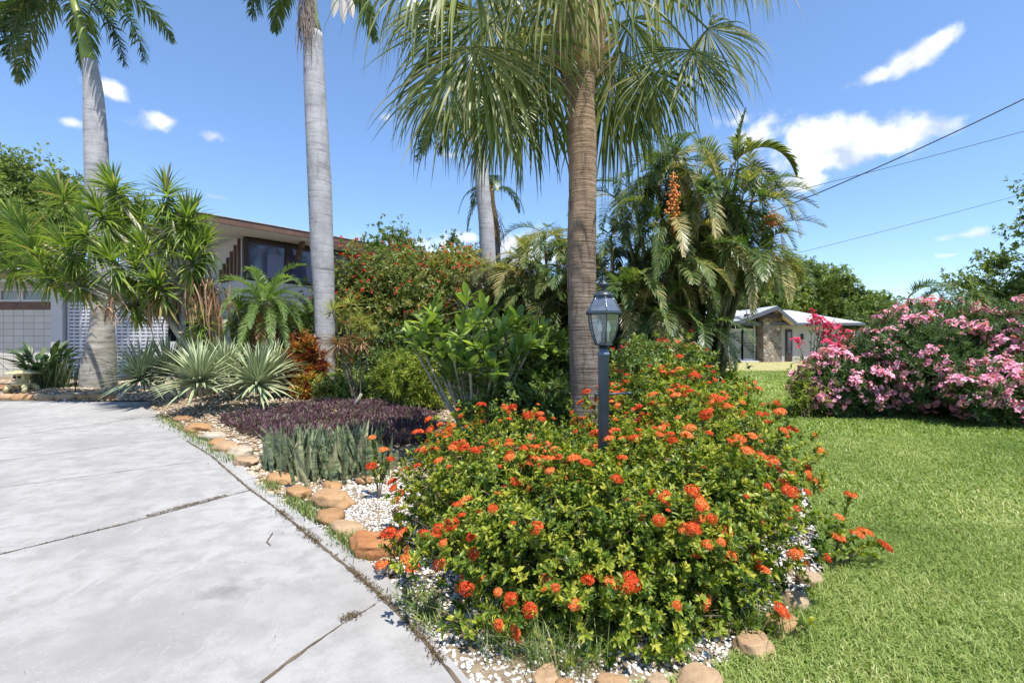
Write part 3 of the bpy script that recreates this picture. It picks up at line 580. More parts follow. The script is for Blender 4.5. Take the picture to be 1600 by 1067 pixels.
o = flower_mesh(66, 26, .034, .3).build('flower_head', m_dead); brown_head = o.data; bpy.data.objects.remove(o)
def put_flower(parent, p, ax, sc, data=None, name='flower_head'):
    o = bpy.data.objects.new(name, data if data is not None else fl_proto[rng.integers(5)]); COL.objects.link(o); o.parent = parent
    o.location = tuple(float(v) for v in (p-ORG[parent.name])); o.rotation_euler = Vector(tuple(float(v) for v in ax)).to_track_quat('Z', 'Y').to_euler(); o.scale = (sc, sc, sc*rng.uniform(.8, 1.15))
ix = [  # centre x,y  rx ry height n  flowers label
 (.42,3.10,.88,.72,.80,2500,30,'orange flowered leafy bush at the very front of the bed, below the lamp post'),
 (1.18,3.45,.84,.84,.88,2500,34,'orange flowered bush at right front, next to the lawn edge stones'),
 (-.20,3.75,.70,.72,.78,1700,28,'orange flowered bush spilling left over the white pebbles'),
 (1.92,4.75,.84,.88,1.02,1900,30,'orange flowered bush on lawn side behind the right front one'),
 (.95,4.75,.75,.62,.90,1500,20,'orange flowered bush just behind the lamp post base'),
 (-.02,5.05,.85,.70,.84,1500,26,'orange flowered bush at back left, before the paddle leaf plant'),
 (.72,2.76,.72,.40,.36,900,8,'low spreading skirt of orange flowered bush along the front stones'),
 (1.95,6.55,1.05,.9,1.20,1500,26,'orange flowered bush right of the brown palm trunk'),
 (3.0,7.9,1.0,.9,1.12,1000,14,'distant orange flowered bush under the feathery palm clump by the lawn')]
for i, (x, y, rx, ry, h, n, nf, lb) in enumerate(ix):
    t = thing('ixora_bush', lb, 'bush', (x, y, 0), 'orange flowering bushes in the bed'); c = (x, y, h*.40); r = (rx, ry, h*.62)
    mb = MB(); L = .044 if y < 5.5 else .06; n = int(n*1.4)
    p, ax = clusters(mb, c, r, n, 11, L, .42, .04, .54, gap=.22, shell=.55, upb=.8, lump=.24, seed=i, toned=.34)
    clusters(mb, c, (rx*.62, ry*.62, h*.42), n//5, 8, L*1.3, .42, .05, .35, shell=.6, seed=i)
    # young upright shoots breaking the outline
    s = rng.choice(len(p), n//9)
    for j in s:
        if p[j, 2] < h*.45: continue
        m_ = 12; q = p[j]+ax[j]*rng.uniform(.02, .12); tt = rng.uniform(-.06, .02, m_); dd = nrm(ax[j]*rng.uniform(.2, .9, (m_, 1))+rdir(m_)*.8)
        mb.leaves(q+ax[j]*tt[:, None], dd, np.broadcast_to(ax[j], (m_, 3))+rdir(m_)*.2, L*rng.uniform(.7, 1.1, m_), L*.4, np.clip(rng.normal(.8, .12, m_), 0, 1))
    mb.build('foliage', m_ixora, t); mt = MB(); twigs(mt, c, r, (x, y, .0), 120, .006); mt.build('stems', m_twig, t)
    vis = p[(p[:, 2] > h*.18)]; axv = ax[(p[:, 2] > h*.18)]
    # where the light and the camera find them: outer leaves only, loosely clustered
    out = np.linalg.norm((vis-np.array(c))/np.array(r), axis=1); ok = np.where((out > .90) & ((axv[:, 1] < .35) | (axv[:, 2] > .6)))[0]
    wgt = np.exp(1.1*(vis[ok, 2]/h))*(1+1.2*fnoise(vis[ok, 0], vis[ok, 1], 5, 31)).clip(.1); nf = int(nf*3.0); pick = rng.choice(ok, min(nf, 96, len(ok)), replace=False, p=wgt/wgt.sum())
    for j in pick: put_flower(t, vis[j]+axv[j]*.04, axv[j], min(1.12, 1.12*np.linalg.norm(vis[j]-np.array([0, 0, 1.6]))/3.9)*rng.choice([.42, .55, .65, .8, .95, 1.1]), brown_head if rng.uniform() < .07 else None)
# the lone sprig on the lawn side and a few loose shoots
def sprig(name, label, base, tips, nfl, group=None):
    t = thing(name, label, 'plant', base, group); mt = MB(); mb = MB(); b = np.array(base, float)
    for e in tips:
        e = np.array(e, float); tt = np.linspace(0, 1, 7)[:, None]; path = b*(1-tt)+e*tt+np.array([0, 0, 1.])*.06*np.sin(tt*PI); mt.tube(path, np.linspace(.006, .003, 7), 5, cap=False)
        n = int(np.linalg.norm(e-b)/.008); q = rng.uniform(.25, 1, n); pp = b*(1-q[:, None])+e*q[:, None]+np.array([0, 0, 1.])*.06*np.sin(q*PI)[:, None]; ax = nrm(e-b)
        mb.leaves(pp, nrm(rdir(n)+ax*.5+np.array([0, 0, .3])), np.broadcast_to(ax, (n, 3))+rdir(n)*.1, .05, .021, rng.uniform(.3, .95, n))
    mt.build('stems', m_twig, t); mb.build('foliage', m_ixora, t)
    for e in tips[:nfl]: put_flower(t, np.array(e), nrm(np.array(e)-b+np.array([0, 0, .3])), rng.uniform(.9, 1.25))
    return t
sprig('ixora_sprig', 'lone leggy flowering sprig leaning over the lawn right of the bushes', (2.28,3.42,0), [(2.42,3.45,.50),(2.30,3.40,.22),(2.40,3.36,.26),(2.50,3.42,.25),(2.62,3.40,.16),(2.24,3.3,.12),(2.1,3.4,.15),(2.5,3.3,.12)], 5)
sprig('ixora_sprig', 'small yellow green seedling shoot at slab corner in front', (-.22,2.55,0), [(-.30,2.5,.16),(-.15,2.48,.14),(-.22,2.45,.1),(-.36,2.5,.1),(-.05,2.5,.12)], 0)
sprig('ixora_sprig', 'thin flowering shoot reaching over the slab edge beside the orange stone', (-.72,3.25,0), [(-.82,3.22,.32),(-.66,3.1,.2),(-.86,3.2,.12),(-.62,3.0,.2),(-.9,3.3,.2)], 4)
sprig('ixora_sprig', 'thin shoot with orange buds standing among the snake plants right side', (-1.35,4.9,0), [(-1.42,4.9,.62),(-1.3,4.9,.5),(-1.22,4.85,.42),(-1.4,4.8,.36)], 4)

# ---- lamp post
LX, LY = .72, 3.8
t = thing('lamp_post', 'blue grey garden lamp post with glass lantern standing among orange flowers', 'lamp post', (LX, LY, 0))
mb = MB(); mb.lathe((LX, LY, 0), [(.0425,0),(.0425,1.49),(.048,1.492),(.048,1.51),(.036,1.517),(.036,1.545)], 20); mb.build('post', m_post, t)
mb = MB(); mb.tube([(LX-.065,LY-.02,1.185),(LX+.20,LY-.02,1.195)], .0085, 8); mb.lathe((LX-.062,LY-.02,1.168), [(.002,0),(.013,.005),(.016,.016),(.013,.028),(.002,.033)], 10); mb.tube([(LX+.175,LY-.02,1.194),(LX+.215,LY-.02,1.196)], .013, 8); mb.build('ladder_rest', m_lant, t)
lan = MB(); o = (LX, LY, 0); HX = 6; ROT = -PI/2
def hexpt(r, z, k): a = ROT+k*2*PI/HX; return (LX+r*math.cos(a), LY+r*math.sin(a), z)
lan.lathe(o, [(.036,1.54),(.05,1.548),(.03,1.56),(.075,1.572),(.075,1.580),(.066,1.582)], 6, smooth=False, rot=ROT)
gp = [(.068,1.582),(.088,1.63),(.108,1.69),(.121,1.75),(.128,1.815)]
for k in range(HX): lan.tube([hexpt(r, z, k) for r, z in gp], .0048, 5)
lan.lathe(o, [(.125,1.808),(.146,1.812),(.150,1.822),(.146,1.834),(.12,1.838)], 6, smooth=False, rot=ROT)
lan.build('lantern_frame', m_lant, t)
for k in range(HX):
    mg = MB(); a = [hexpt(r*.985, z, k) for r, z in gp]; b = [hexpt(r*.985, z, k+1) for r, z in gp]; n5 = len(gp)
    mg.add(a+b, [(i, i+1, n5+i+1, n5+i) for i in range(n5-1)]); mg.build('glass_pane', m_glass, t)
mb = MB(); rp = [(.142,1.836),(.118,1.868),(.092,1.915),(.07,1.957)]
for k in range(HX): mb.tube([hexpt(r, z, k) for r, z in rp], .005, 5)
mb.lathe(o, [(.138,1.837),(.115,1.868),(.090,1.915),(.068,1.955)], 6, smooth=False, rot=ROT); mb.build('roof', plain('lantern_roof_glass', (.16,.19,.23), .18, metal=.4, var=.35, bsc=30), t)
mb = MB(); mb.lathe(o, [(.078,1.95),(.08,1.958),(.072,1.975),(.045,1.99),(.018,1.998),(.016,2.018),(.024,2.025),(.044,2.04),(.046,2.05),(.03,2.062),(.012,2.072),(.01,2.085),(.013,2.092),(.004,2.11),(.001,2.125)], 20); mb.build('finial', m_lant, t)
for dx in (-.032, .034):
    mb = MB(); c = (LX+dx, LY-.015, 1.60); mb.lathe(c, [(.008,0),(.008,.075),(.016,.08),(.0175,.10),(.0155,.125),(.008,.15),(.002,.165)], 12); mb.build('bulb', m_bulb, t)

# ---- feather frond
def feather(mb, b, d0, L, g_, nl, ll, lw, hang=.6, vang=.1, tone=.5, tn=.18, rr=.012, K=12, ang=.9, plum=0., mat=0, rmat=None, start=.12, tipc=None, stwist=0.):
    b = np.array(b, float); d = nrm(np.array(d0, float)); pts = [b]; ds = L/K
    for i in range(K):
        d = nrm(d+np.array([0, 0, -g_/K*(1+i/K)])); pts.append(pts[-1]+d*ds)
    C = np.array(pts); D = nrm(np.gradient(C, axis=0))
    mb.tube(C, np.linspace(rr, rr*.25, K+1), 4, mat if rmat is None else rmat, min(1, tone+.2), cap=False)
    t = np.linspace(start, .995, nl); t = np.concatenate([t, t]); sg = np.concatenate([np.ones(nl), -np.ones(nl)]); n = len(t)
    t = np.clip(t+rng.normal(size=n)*.004, 0, 1)
    x = t*K; i0 = np.minimum(x.astype(int), K-1); fr = (x-i0)[:, None]
    p = C[i0]*(1-fr)+C[i0+1]*fr; dd = nrm(D[i0]*(1-fr)+D[i0+1]*fr)
    up0 = np.array([math.sin(stwist), 0, 1.]) if stwist else np.array([0, 0, 1.])
    side = nrm(np.cross(dd, up0)+1e-4); upv = np.cross(side, dd)
    v = vang+plum*rng.normal(size=n)
    aa = ang*(1-.45*t)
    ld = nrm(side*(sg*np.sin(aa))[:, None]+dd*np.cos(aa)[:, None]+upv*v[:, None]+rng.normal(size=(n, 3))*.06)
    lens = ll*np.sin(PI*np.clip(.13+.87*t**.85*.98, 0, 1))**.55*rng.uniform(.85, 1.1, n)
    m = 5; q = [p]; cd = ld.copy(); hg = hang*rng.uniform(.6, 1.4, n)[:, None]
    for j in range(m-1):
        q.append(q[-1]+cd*(lens/(m-1))[:, None]); cd = nrm(cd+np.array([0, 0, -1.])*hg*(.25+.35*j))
    Cl = np.stack(q, 1); wd_ = lw*np.array([.5, 1, .9, .6, .05])[None]*np.ones((n, 1))
    sdl = nrm(np.cross(ld, upv)); 
    mb.strips(Cl, sdl, wd_, np.clip(tone+rng.normal(size=n)*tn, 0, 1), mat)
# ---- fan frond
def fan(mb, hub, ax, nrmv, R, nseg=46, spread=2.1, droop=1., tone=.5, tn=.12, wk=1., mat=0):
    hub = np.array(hub, float); a = nrm(np.array(ax, float)); nv = np.array(nrmv, float); nv = nrm(nv-a*np.dot(nv, a)); s = np.cross(a, nv)
    th = np.linspace(-spread, spread, nseg)+rng.normal(size=nseg)*.035
    d = a*np.cos(th)[:, None]+s*np.sin(th)[:, None]+nv*(.10*(np.arange(nseg) % 2)[:, None]-.05)-nv*(.22*(1-np.cos(th)))[:, None]
    d = nrm(d+rng.normal(size=(nseg, 3))*.05); Ls = R*(.78+.22*np.cos(th))*rng.uniform(.72, 1.12, nseg); K = 9
    q = [np.broadcast_to(hub, (nseg, 3)).copy()]; cd = d.copy(); hg = (droop*rng.uniform(.5, 1.5, nseg)+2.2*(rng.uniform(size=nseg) < .22))[:, None]
    for j in range(K-1):
        q.append(q[-1]+cd*(Ls/(K-1))[:, None]); f = max(0, j-1)
        cd = nrm(cd+np.array([0, 0, -1.])*hg*.085*f+rng.normal(size=(nseg, 3))*.008*f)
    C = np.stack(q, 1); w0 = 2*spread/nseg*R*wk
    prof = np.array([.03, .14, .27, .38, .42, .38, .28, .15, .02])[None]*w0*np.ones((nseg, 1))
    sdv = np.cross(d, nv); mb.strips(C, nrm(sdv), prof, np.clip(tone+rng.normal(size=nseg)*tn, 0, 1), mat, fold=.28)

# ---- centre fan palm
PX, PY = .90, 5.9
t = thing('fan_palm', 'brown trunked fan palm rising behind the lamp post, drooping fan leaves', 'palm tree', (PX, PY, 0))
mb = MB(); K = 60; zz = np.linspace(-.05, 5.0, K); rad = .185-.02*zz/5+.05*np.exp(-zz*2.2); rad = rad*(1+.018*np.sin(zz*31)+.012*np.sin(zz*67)+.02*np.sin(zz*5.3)); rad[-6:] *= np.linspace(1.0, 1.25, 6)
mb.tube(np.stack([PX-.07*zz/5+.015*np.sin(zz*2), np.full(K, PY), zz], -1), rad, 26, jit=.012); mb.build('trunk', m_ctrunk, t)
mb = MB(); TOP = np.array([PX-.07, PY, 5.0])
for i in range(46):                                                     # split leaf bases
    a = i*2.4; z = 4.82+i*.017; r0 = .20+.05*rng.uniform(); d = np.array([math.cos(a), math.sin(a), 0]); b0 = TOP*np.array([1, 1, 0])+d*(r0-.05)+np.array([0, 0, z-.04])
    t3 = np.linspace(0, 1, 5)[:, None]; C = b0+d*(.26*t3)*rng.uniform(.6, 1.2)+np.array([0, 0, 1.])*(.30*t3*rng.uniform(.6, 1.1)); sd = np.cross(d, (0, 0, 1.))
    mb.strips(C[None], sd[None], np.array([[.15, .13, .085, .06, .045]])*rng.uniform(.7, 1.2), rng.uniform(0, 1), fold=.25)
mb.tube([TOP+np.array([0,0,-.15]), TOP+np.array([0,0,.1]), TOP+np.array([0,0,.5]), TOP+np.array([0,0,1.3])], [.20,.29,.30,.14], 16, jit=.05); mb.build('leaf_bases', m_boot, t)
mb = MB()
for _ in range(90):
    a = rng.uniform(0, 2*PI); b = TOP+np.array([math.cos(a)*.24, math.sin(a)*.24, rng.uniform(0, .5)]); e = b+np.array([rng.normal()*.25-.25*(rng.uniform() < .5), rng.normal()*.15, -rng.uniform(.1, .6)]); mm = (b+e)/2+np.array([rng.normal()*.1, 0, .12]); mb.tube([b, mm, e], .003, 3, cap=False)
mb.build('flower_stalks', m_dead, t)
# (hub px, hub py, Y, axis (x,y,z), normal, R, spread, droop, tone)
fans = [(728,-40,5.3,(-.5,-.3,-.25),(-.2,-.8,.6),1.65,2.1,1.5,.55),(700,10,6.0,(-.8,0,-.2),(0,-.8,.6),1.15,1.9,1.6,.5),(742,72,5.3,(-.22,-.25,-.85),(-.25,-.95,.12),1.42,1.75,.45,.6),(760,20,5.7,(-.5,-.1,-.6),(-.1,-.95,.2),1.5,1.5,.7,.5),(790,60,5.6,(.0,-.2,-.9),(-.5,-.8,.2),1.45,1.3,.6,.45),
 (775,160,5.9,(.05,-.1,-.9),(-.3,-.9,.2),1.05,1.5,1.2,.4),(838,70,6.4,(-.1,.1,-1),(-.3,-.9,.1),1.7,1.0,1.0,.35),(800,-40,6.5,(-.3,.3,-.5),(-.3,-.7,.5),1.8,1.6,1.4,.5),
 (900,-70,5.0,(0,-.35,-.6),(0,-.9,.5),1.35,1.25,1.6,.72),(880,-20,5.1,(-.15,-.2,-.8),(0,-.95,.3),1.0,1.0,1.5,.65),(860,40,6.9,(-.1,.4,-.8),(-.2,-.8,.4),1.5,1.5,1.2,.4),
 (970,80,6.6,(.1,.2,-.9),(.2,-.9,.2),1.6,1.1,1.1,.42),(985,30,6.9,(.25,.3,-.6),(.2,-.8,.4),1.8,1.6,1.3,.45),(945,150,7.0,(.05,.2,-1),(.1,-.9,.1),1.2,1.2,1.0,.4),
 (1080,78,5.5,(.12,-.25,-.85),(.25,-.95,.12),1.0,1.75,.3,.42),(1105,45,6.1,(.65,.0,-.45),(.1,-.9,.35),1.1,1.7,.8,.6),(1075,-60,5.4,(.55,-.3,-.2),(.2,-.7,.7),1.35,2.1,1.6,.6),(1015,110,6.2,(.2,.1,-.8),(.1,-.95,.2),1.1,1.4,1.1,.35),
 (1010,-110,6.3,(.2,.4,-.2),(0,-.5,.8),1.6,2.0,1.6,.5),(1110,-90,6.2,(.7,.1,-.3),(0,-.7,.7),1.15,2.0,1.6,.6),(820,120,6.6,(-.1,.1,-1),(-.2,-.9,.1),1.45,1.0,.7,.35),(960,120,6.8,(.1,.1,-1),(.2,-.9,.1),1.5,1.0,.7,.35),(860,-160,4.8,(0,-.8,0),(0,-.5,.85),1.3,2.1,1.6,.6),(700,130,6.4,(-.35,.1,-.7),(-.2,-.9,.3),1.2,1.7,1.2,.45)]
for px, py, Yd, ax, nv, R, sp_, dr, tn in fans:
    h = P(px, py, Yd); mb = MB(); fan(mb, h, ax, nv, R*1.12, int(34*sp_)+4, sp_, dr*1.35, tn+.14, .24, wk=.9)
    s0 = TOP+np.array([0, 0, .55])+nrm(h-TOP)*np.array([.22, .22, 0]); tt = np.linspace(0, 1, 9)[:, None]; L_ = np.linalg.norm(h-s0); mid = s0*(1-tt)+h*tt+np.array([0, 0, 1.])*(.28*L_*np.sin(tt*PI)); mb.tube(mid, np.linspace(.022, .012, 9), 5, tone=.75, cap=False)
    o = mb.build('frond', m_sabal, t)

# ---- royal palms
def royal(label, base, pts, fr, shaft, baseflare=True, dead=False, name='royal_palm', group='tall grey trunked royal palms'):
    t = thing(name, label, 'palm tree', base, group)
    pts = [np.array(p) for p in pts]; C = []; R = []
    K = 40; ts = np.linspace(0, 1, K); zs = np.array([p[2] for p, _ in [(q[:3], 0) for q in pts]])
    z = np.linspace(zs[0], zs[-1], K*2); cx = np.interp(z, zs, [p[0] for p in pts]); cy = np.interp(z, zs, [p[1] for p in pts]); rr = np.interp(z, zs, [p[3] for p in pts])
    k = np.ones(5)/5; pad = lambda a: np.concatenate([[a[0]]*2, a, [a[-1]]*2]); cx = np.convolve(pad(cx), k, 'valid'); rr = np.convolve(pad(rr), k, 'valid'); rr = rr*(1+.012*np.sin(z*23))
    mb = MB(); mb.tube(np.stack([cx, cy, z], -1), rr, 28, jit=.004); me = mb.build('trunk', [m_rtrunk, m_rbase], t)
    zb = z[0]+1.9
    zc = np.array([v.co.z for v in me.data.vertices])+ORG[t.name][2] if False else None
    top = np.array([cx[-1], cy[-1], z[-1]])
    sh = [np.array(s) for s in shaft]
    mb = MB(); mb.tube([s[:3] for s in sh], [s[3] for s in sh], 18); mb.build('crownshaft', m_shaft, t)
    for d, L, g_, tn, b_ in fr:
        mb = MB(); bb = sh[-1][:3] if b_ is None else np.array(b_); feather(mb, bb, d, L, g_, 100, .72, .045, .85, .1, tn, .18, .035, 16, 1.1, .45, start=.17); mb.build('frond', m_royal, t)
    return t, me
def q4(px, py, Yd, wpx): p = P(px, py, Yd); return (p[0], p[1], p[2], wpx*Yd/F/2*math.cos(math.atan((px-800)/F)))
Y1 = 14.5
t, o = royal('leftmost royal palm with swollen stained base beside the stone lantern', (P(153,606,Y1)[0], Y1, .2),
  [q4(153,612,Y1,60), q4(153,590,Y1,62), q4(156,560,Y1,56), q4(159,525,Y1,44), q4(160,500,Y1,38), q4(158,440,Y1,36), q4(152,350,Y1,38), q4(151,250,Y1,41), q4(149,200,Y1,39), q4(146,140,Y1,33), q4(140,96,Y1,25)],
  [((-.9,-.35,.1),3.0,2.6,.55,None),((-.95,.1,.0),3.4,2.2,.7,None),((-.95,-.1,.35),3.9,1.9,.62,None),((-.9,-.5,.0),3.3,2.1,.6,None),((-.8,.3,.9),3.6,1.6,.5,None),((.7,.2,.35),3.0,2.3,.5,None),((.75,-.4,.6),3.3,2.0,.55,None),((.3,.6,.9),3.4,1.5,.5,None),((.1,-.8,.9),3.2,1.6,.5,None),((-.3,-.4,1.3),3.2,1.2,.55,None),((-.5,.8,.5),3.2,1.8,.5,None),((.8,.5,.0),2.4,2.2,.5,None)],
  [q4(140,99,Y1,25), q4(137,88,Y1,26), q4(131,60,Y1,19), q4(122,25,Y1,16), q4(112,-10,Y1,13)])
Y2 = 13.0
t2, o2 = royal('middle royal palm with tall straight silver trunk left of the red flowering shrub', (P(505,605,Y2)[0], Y2, .2),
  [q4(503,622,Y2,46), q4(503,600,Y2,42), q4(506,570,Y2,36), q4(508,530,Y2,32), q4(507,470,Y2,33), q4(503,390,Y2,37), q4(500,300,Y2,38), q4(495,200,Y2,36), q4(491,120,Y2,34), q4(489,52,Y2,30)],
  [((-.95,-.1,.45),2.5,2.6,.6,None),((.1,-.8,1.1),3.0,1.3,.5,None),((-.6,.6,.8),3.1,1.8,.5,None),((.4,.7,.7),3.1,1.7,.5,None),((-.6,-.5,1.0),3.2,1.4,.5,None)],
  [q4(489,54,Y2,30), q4(487,30,Y2,23), q4(484,0,Y2,19), q4(480,-60,Y2,14)])
mb = MB()
for _ in range(170):                                                    # withered fibres hanging from the crown
    px = rng.uniform(466, 492); b = P(px, rng.uniform(-25, 30), 12.7+rng.uniform(-.1, .15)); L_ = rng.uniform(.4, 1.25); e = b+np.array([rng.normal()*.08, rng.normal()*.05, -L_]); mb.tube([b, (b+e)/2+rng.normal(size=3)*.05, e], .006, 3, tone=rng.uniform(.4, 1), cap=False)
mb.build('dead_fibres', plain('grey_fibre', (.26,.21,.18), .9, var=.4), t2)
mb = MB()
for px in (527, 537, 546):
    b = P(px-3, -12, 12.9); a_ = np.linspace(0, 1, 7)[:, None]; C = b+(P(px+(px-537)*.6, 38-abs(px-537), 12.9)-b)*a_; mb.strips(C[None], np.array([[1., 0, .1]]), np.array([[.05,.12,.2,.24,.2,.12,.02]])*.9, .95, fold=.2)
mb.build('seed_sheath', leafmat('sheath', [(0,(.34,.30,.28)),(1,(.48,.44,.42))], .7, .15), t2)
Y3 = 16.5
t3_, o3 = royal('slender far royal palm behind the fan palm leaves, above the bronze shrub', (P(764,520,Y3)[0], Y3, .2),
  [(P(764,0,Y3)[0], Y3, .2, .28), q4(763,420,Y3,25), q4(760,350,Y3,24), q4(752,270,Y3,21), q4(748,215,Y3,18)],
  [((-.95,-.1,.35),3.0,1.9,.6,None),((-.8,.3,.6),2.8,1.8,.6,None),((.8,-.3,.5),2.8,1.9,.5,None),((.7,.4,.8),2.8,1.6,.5,None),((-.3,-.7,.9),2.8,1.6,.5,None),((.1,.5,1.),2.6,1.3,.5,None),((-.7,-.5,.1),2.4,2.0,.5,None),((.9,0,.1),2.5,2.1,.5,None)],
  [q4(748,217,Y3,18), q4(747,200,Y3,17), q4(745,178,Y3,11)])
for ob, zb in ((o, 3.0), (o2, 1.6), (o3, .0)):                           # the stained lower trunk takes the second material
    nv = len(ob.data.vertices); co = np.empty(nv*3); ob.data.vertices.foreach_get('co', co); z = co.reshape(-1, 3)[:, 2]
    mi = np.array([1 if z[pp.vertices[0]] < zb else 0 for pp in ob.data.polygons], np.int32); ob.data.polygons.foreach_set('material_index', mi)
Y4 = 17.5
t = thing('thin_palm', 'thin brown palm with orange leaf sheath touching the far royal palm', 'palm tree', (P(775,0,Y4)[0], Y4, .2))
mb = MB(); mb.tube([(P(775,0,Y4)[0], Y4, .2), P(776,420,Y4), P(774,372,Y4)], [.2,.17,.16], 12, jit=.05); mb.build('trunk', m_bark, t)
mb = MB(); mb.tube([P(774,372,Y4), P(772,345,Y4), P(769,318,Y4), P(768,285,Y4)], [.17,.14,.12,.07], 10, jit=.05); mb.build('leaf_sheath', m_husk, t)
mb = MB()
for _ in range(50):
    b = P(772+rng.normal()*5, 345+rng.normal()*8, Y4-.15); mb.tube([b, b+np.array([rng.normal()*.1+.1, 0, -.3]), b+np.array([rng.normal()*.2+.15, 0, -.9])], .008, 3, tone=.6, cap=False)
mb.build('dead_fibres', m_dead, t)
for d in ((-.7,-.2,.5),(.7,-.2,.5),(-.3,.4,.9),(.5,.4,.8),(.1,-.5,.8),(-.8,.2,0.)):
    mb = MB(); feather(mb, P(768,300,Y4), d, 1.8, 2.2, 40, .42, .03, .7, .1, .35); mb.build('frond', m_royal, t)

# ---- rosettes of sword leaves (yucca, agave, dracaena)
def rosette(mb, c, n, L, w, axis=(0, 0, 1), lo=-.5, hi=1.2, bend=.5, tone=.5, tn=.2, K=5, fold=.18, prof=(.7, 1, .95, .6, .04), lowtone=0, thr=0., jl=.25):
    c = np.array(c, float); ax = nrm(np.array(axis, float)); ref = np.array([1., 0, 0]) if abs(ax[2]) > .7 else np.array([0, 0, 1.]); A = nrm(np.cross(ax, ref)); B = np.cross(ax, A)
    q = rng.uniform(0, 1, n)**.85; e = lo+(hi-lo)*q; a = np.arange(n)*2.39996+rng.normal(size=n)*.15
    d = (A*np.cos(a)[:, None]+B*np.sin(a)[:, None])*np.cos(e)[:, None]+ax*np.sin(e)[:, None]
    Ls = L*(1-jl+jl*2*rng.uniform(0, 1, n)*.7)*(.8+.2*np.cos(e-.2)); pts = [c+ax*(thr*(q-.5))[:, None]+d*.02]; cd = d.copy(); bd = bend*rng.uniform(.3, 1.6, n)[:, None]*np.maximum(np.cos(e), .15)[:, None]
    for j in range(K-1):
        pts.append(pts[-1]+cd*(Ls/(K-1))[:, None]); cd = nrm(cd+np.array([0, 0, -1.])*bd*(.1+.18*j))
    C = np.stack(pts, 1); sd = nrm(np.cross(d, ax)+1e-5); pr = w*np.array(prof)[None]*rng.uniform(.8, 1.15, (n, 1))
    tt = np.clip(tone+rng.normal(size=n)*tn+lowtone*(q < .18), 0, 1); mb.strips(C, sd, pr, tt, fold=fold)
    return C, sd, pr
# big yucca
YY = 12.2
t = thing('yucca', 'large many headed green yucca arching over the driveway end', 'yucca', (P(345,600,YY)[0], YY, .2))
heads = [(60,398,12.0),(28,350,12.6),(100,312,13.0),(182,302,12.4),(262,312,12.2),(292,352,11.9),(222,352,12.9),(140,372,11.6),(178,418,11.2),(290,385,12.8),(20,420,12.8),(232,402,11.9),(120,440,11.8),(250,452,11.6),(205,470,11.9),(300,350,12.6),(75,432,11.8),(160,338,12.0),(215,432,11.7),(262,366,12.3),(300,412,11.9),(45,372,12.2),(318,392,12.3),(110,395,11.6),(185,368,12.5)]
trk = MB(); basep = [P(352,605,YY), P(330,600,YY+.2), P(300,590,YY-.1)]
fork = [P(352,500,YY), P(258,490,YY), P(296,450,YY)]
for b, f_ in zip(basep, fork): b[2] = .15; trk.tube([b, b*.5+f_*.5+np.array([.12, 0, .05]), f_], [.12, .10, .08], 10, jit=.05)
for i, (px, py, Yd) in enumerate(heads):
    h = P(px, py, Yd); f_ = min(fork, key=lambda q_: np.linalg.norm(q_-h)); m1 = f_*.5+h*.5+np.array([0, 0, -.15]); trk.tube([f_, m1, h+np.array([0, 0, -.1])], [.07, .055, .045], 8, jit=.05)
    ax = nrm(np.array([h[0]-f_[0], (h[1]-f_[1]), max(.6, h[2]-f_[2]+2.2)]))*.8
    mb = MB(); rosette(mb, h, 125, .72, .052, ax, -1.35, 1.35, .5, .58, .18, K=6, prof=(.7, .95, 1, .8, .45, .03), thr=.6); mb.build('leaf_head', m_yucca, t)
trk.build('trunk', m_stem, t)
mb = MB()
for (px, py, Yd, ln) in ((300,425,12.3,1.4),(262,430,12.3,1.2),(318,440,12.3,1.5),(240,460,12.,.9),(312,450,12.,1.3),(170,470,11.4,.5),(334,455,12.1,1.3)):
    for _ in range(48):
        b = P(px+rng.normal()*10, py+rng.uniform(-20, 25), Yd+rng.normal()*.12); L_ = ln*rng.uniform(.3, 1); s_ = rng.normal(size=2)*.10
        C = np.array([b, b+np.array([s_[0], s_[1], -L_*.3]), b+np.array([s_[0]*1.5, s_[1], -L_*.65]), b+np.array([s_[0]*1.6+.06, s_[1], -L_])]); mb.strips(C[None], nrm(rng.normal(size=(1, 3))*np.array([1, 1, .1])), np.array([[.03,.042,.03,.004]]), rng.uniform(0, 1), fold=.2)
mb.build('dead_leaf_skirt', m_dead, t)
# small yuccas
for px, py, Yd, lb in ((314,502,12.0,'small upright yucca rosette in the shade of the large yucca trunks'),(372,492,12.6,'little pale yucca tuft left of the feathery date palm')):
    h = P(px, py, Yd); t = thing('small_yucca', lb, 'yucca', (h[0], h[1], .2)); mb = MB(); rosette(mb, h, 90, .58, .04, (0,0,1), -.9, 1.35, .4, .6, .15, thr=.3); rosette(mb, h-np.array([0,0,.45]), 60, .5, .04, (0,0,1), -1.2, .4, .5, .4, .2, thr=.3); mb.build('leaf_head', m_yucca, t)
    mb = MB(); mb.tube([(h[0], h[1], .1), h], [.05, .04], 8); mb.build('stem', m_stem, t)
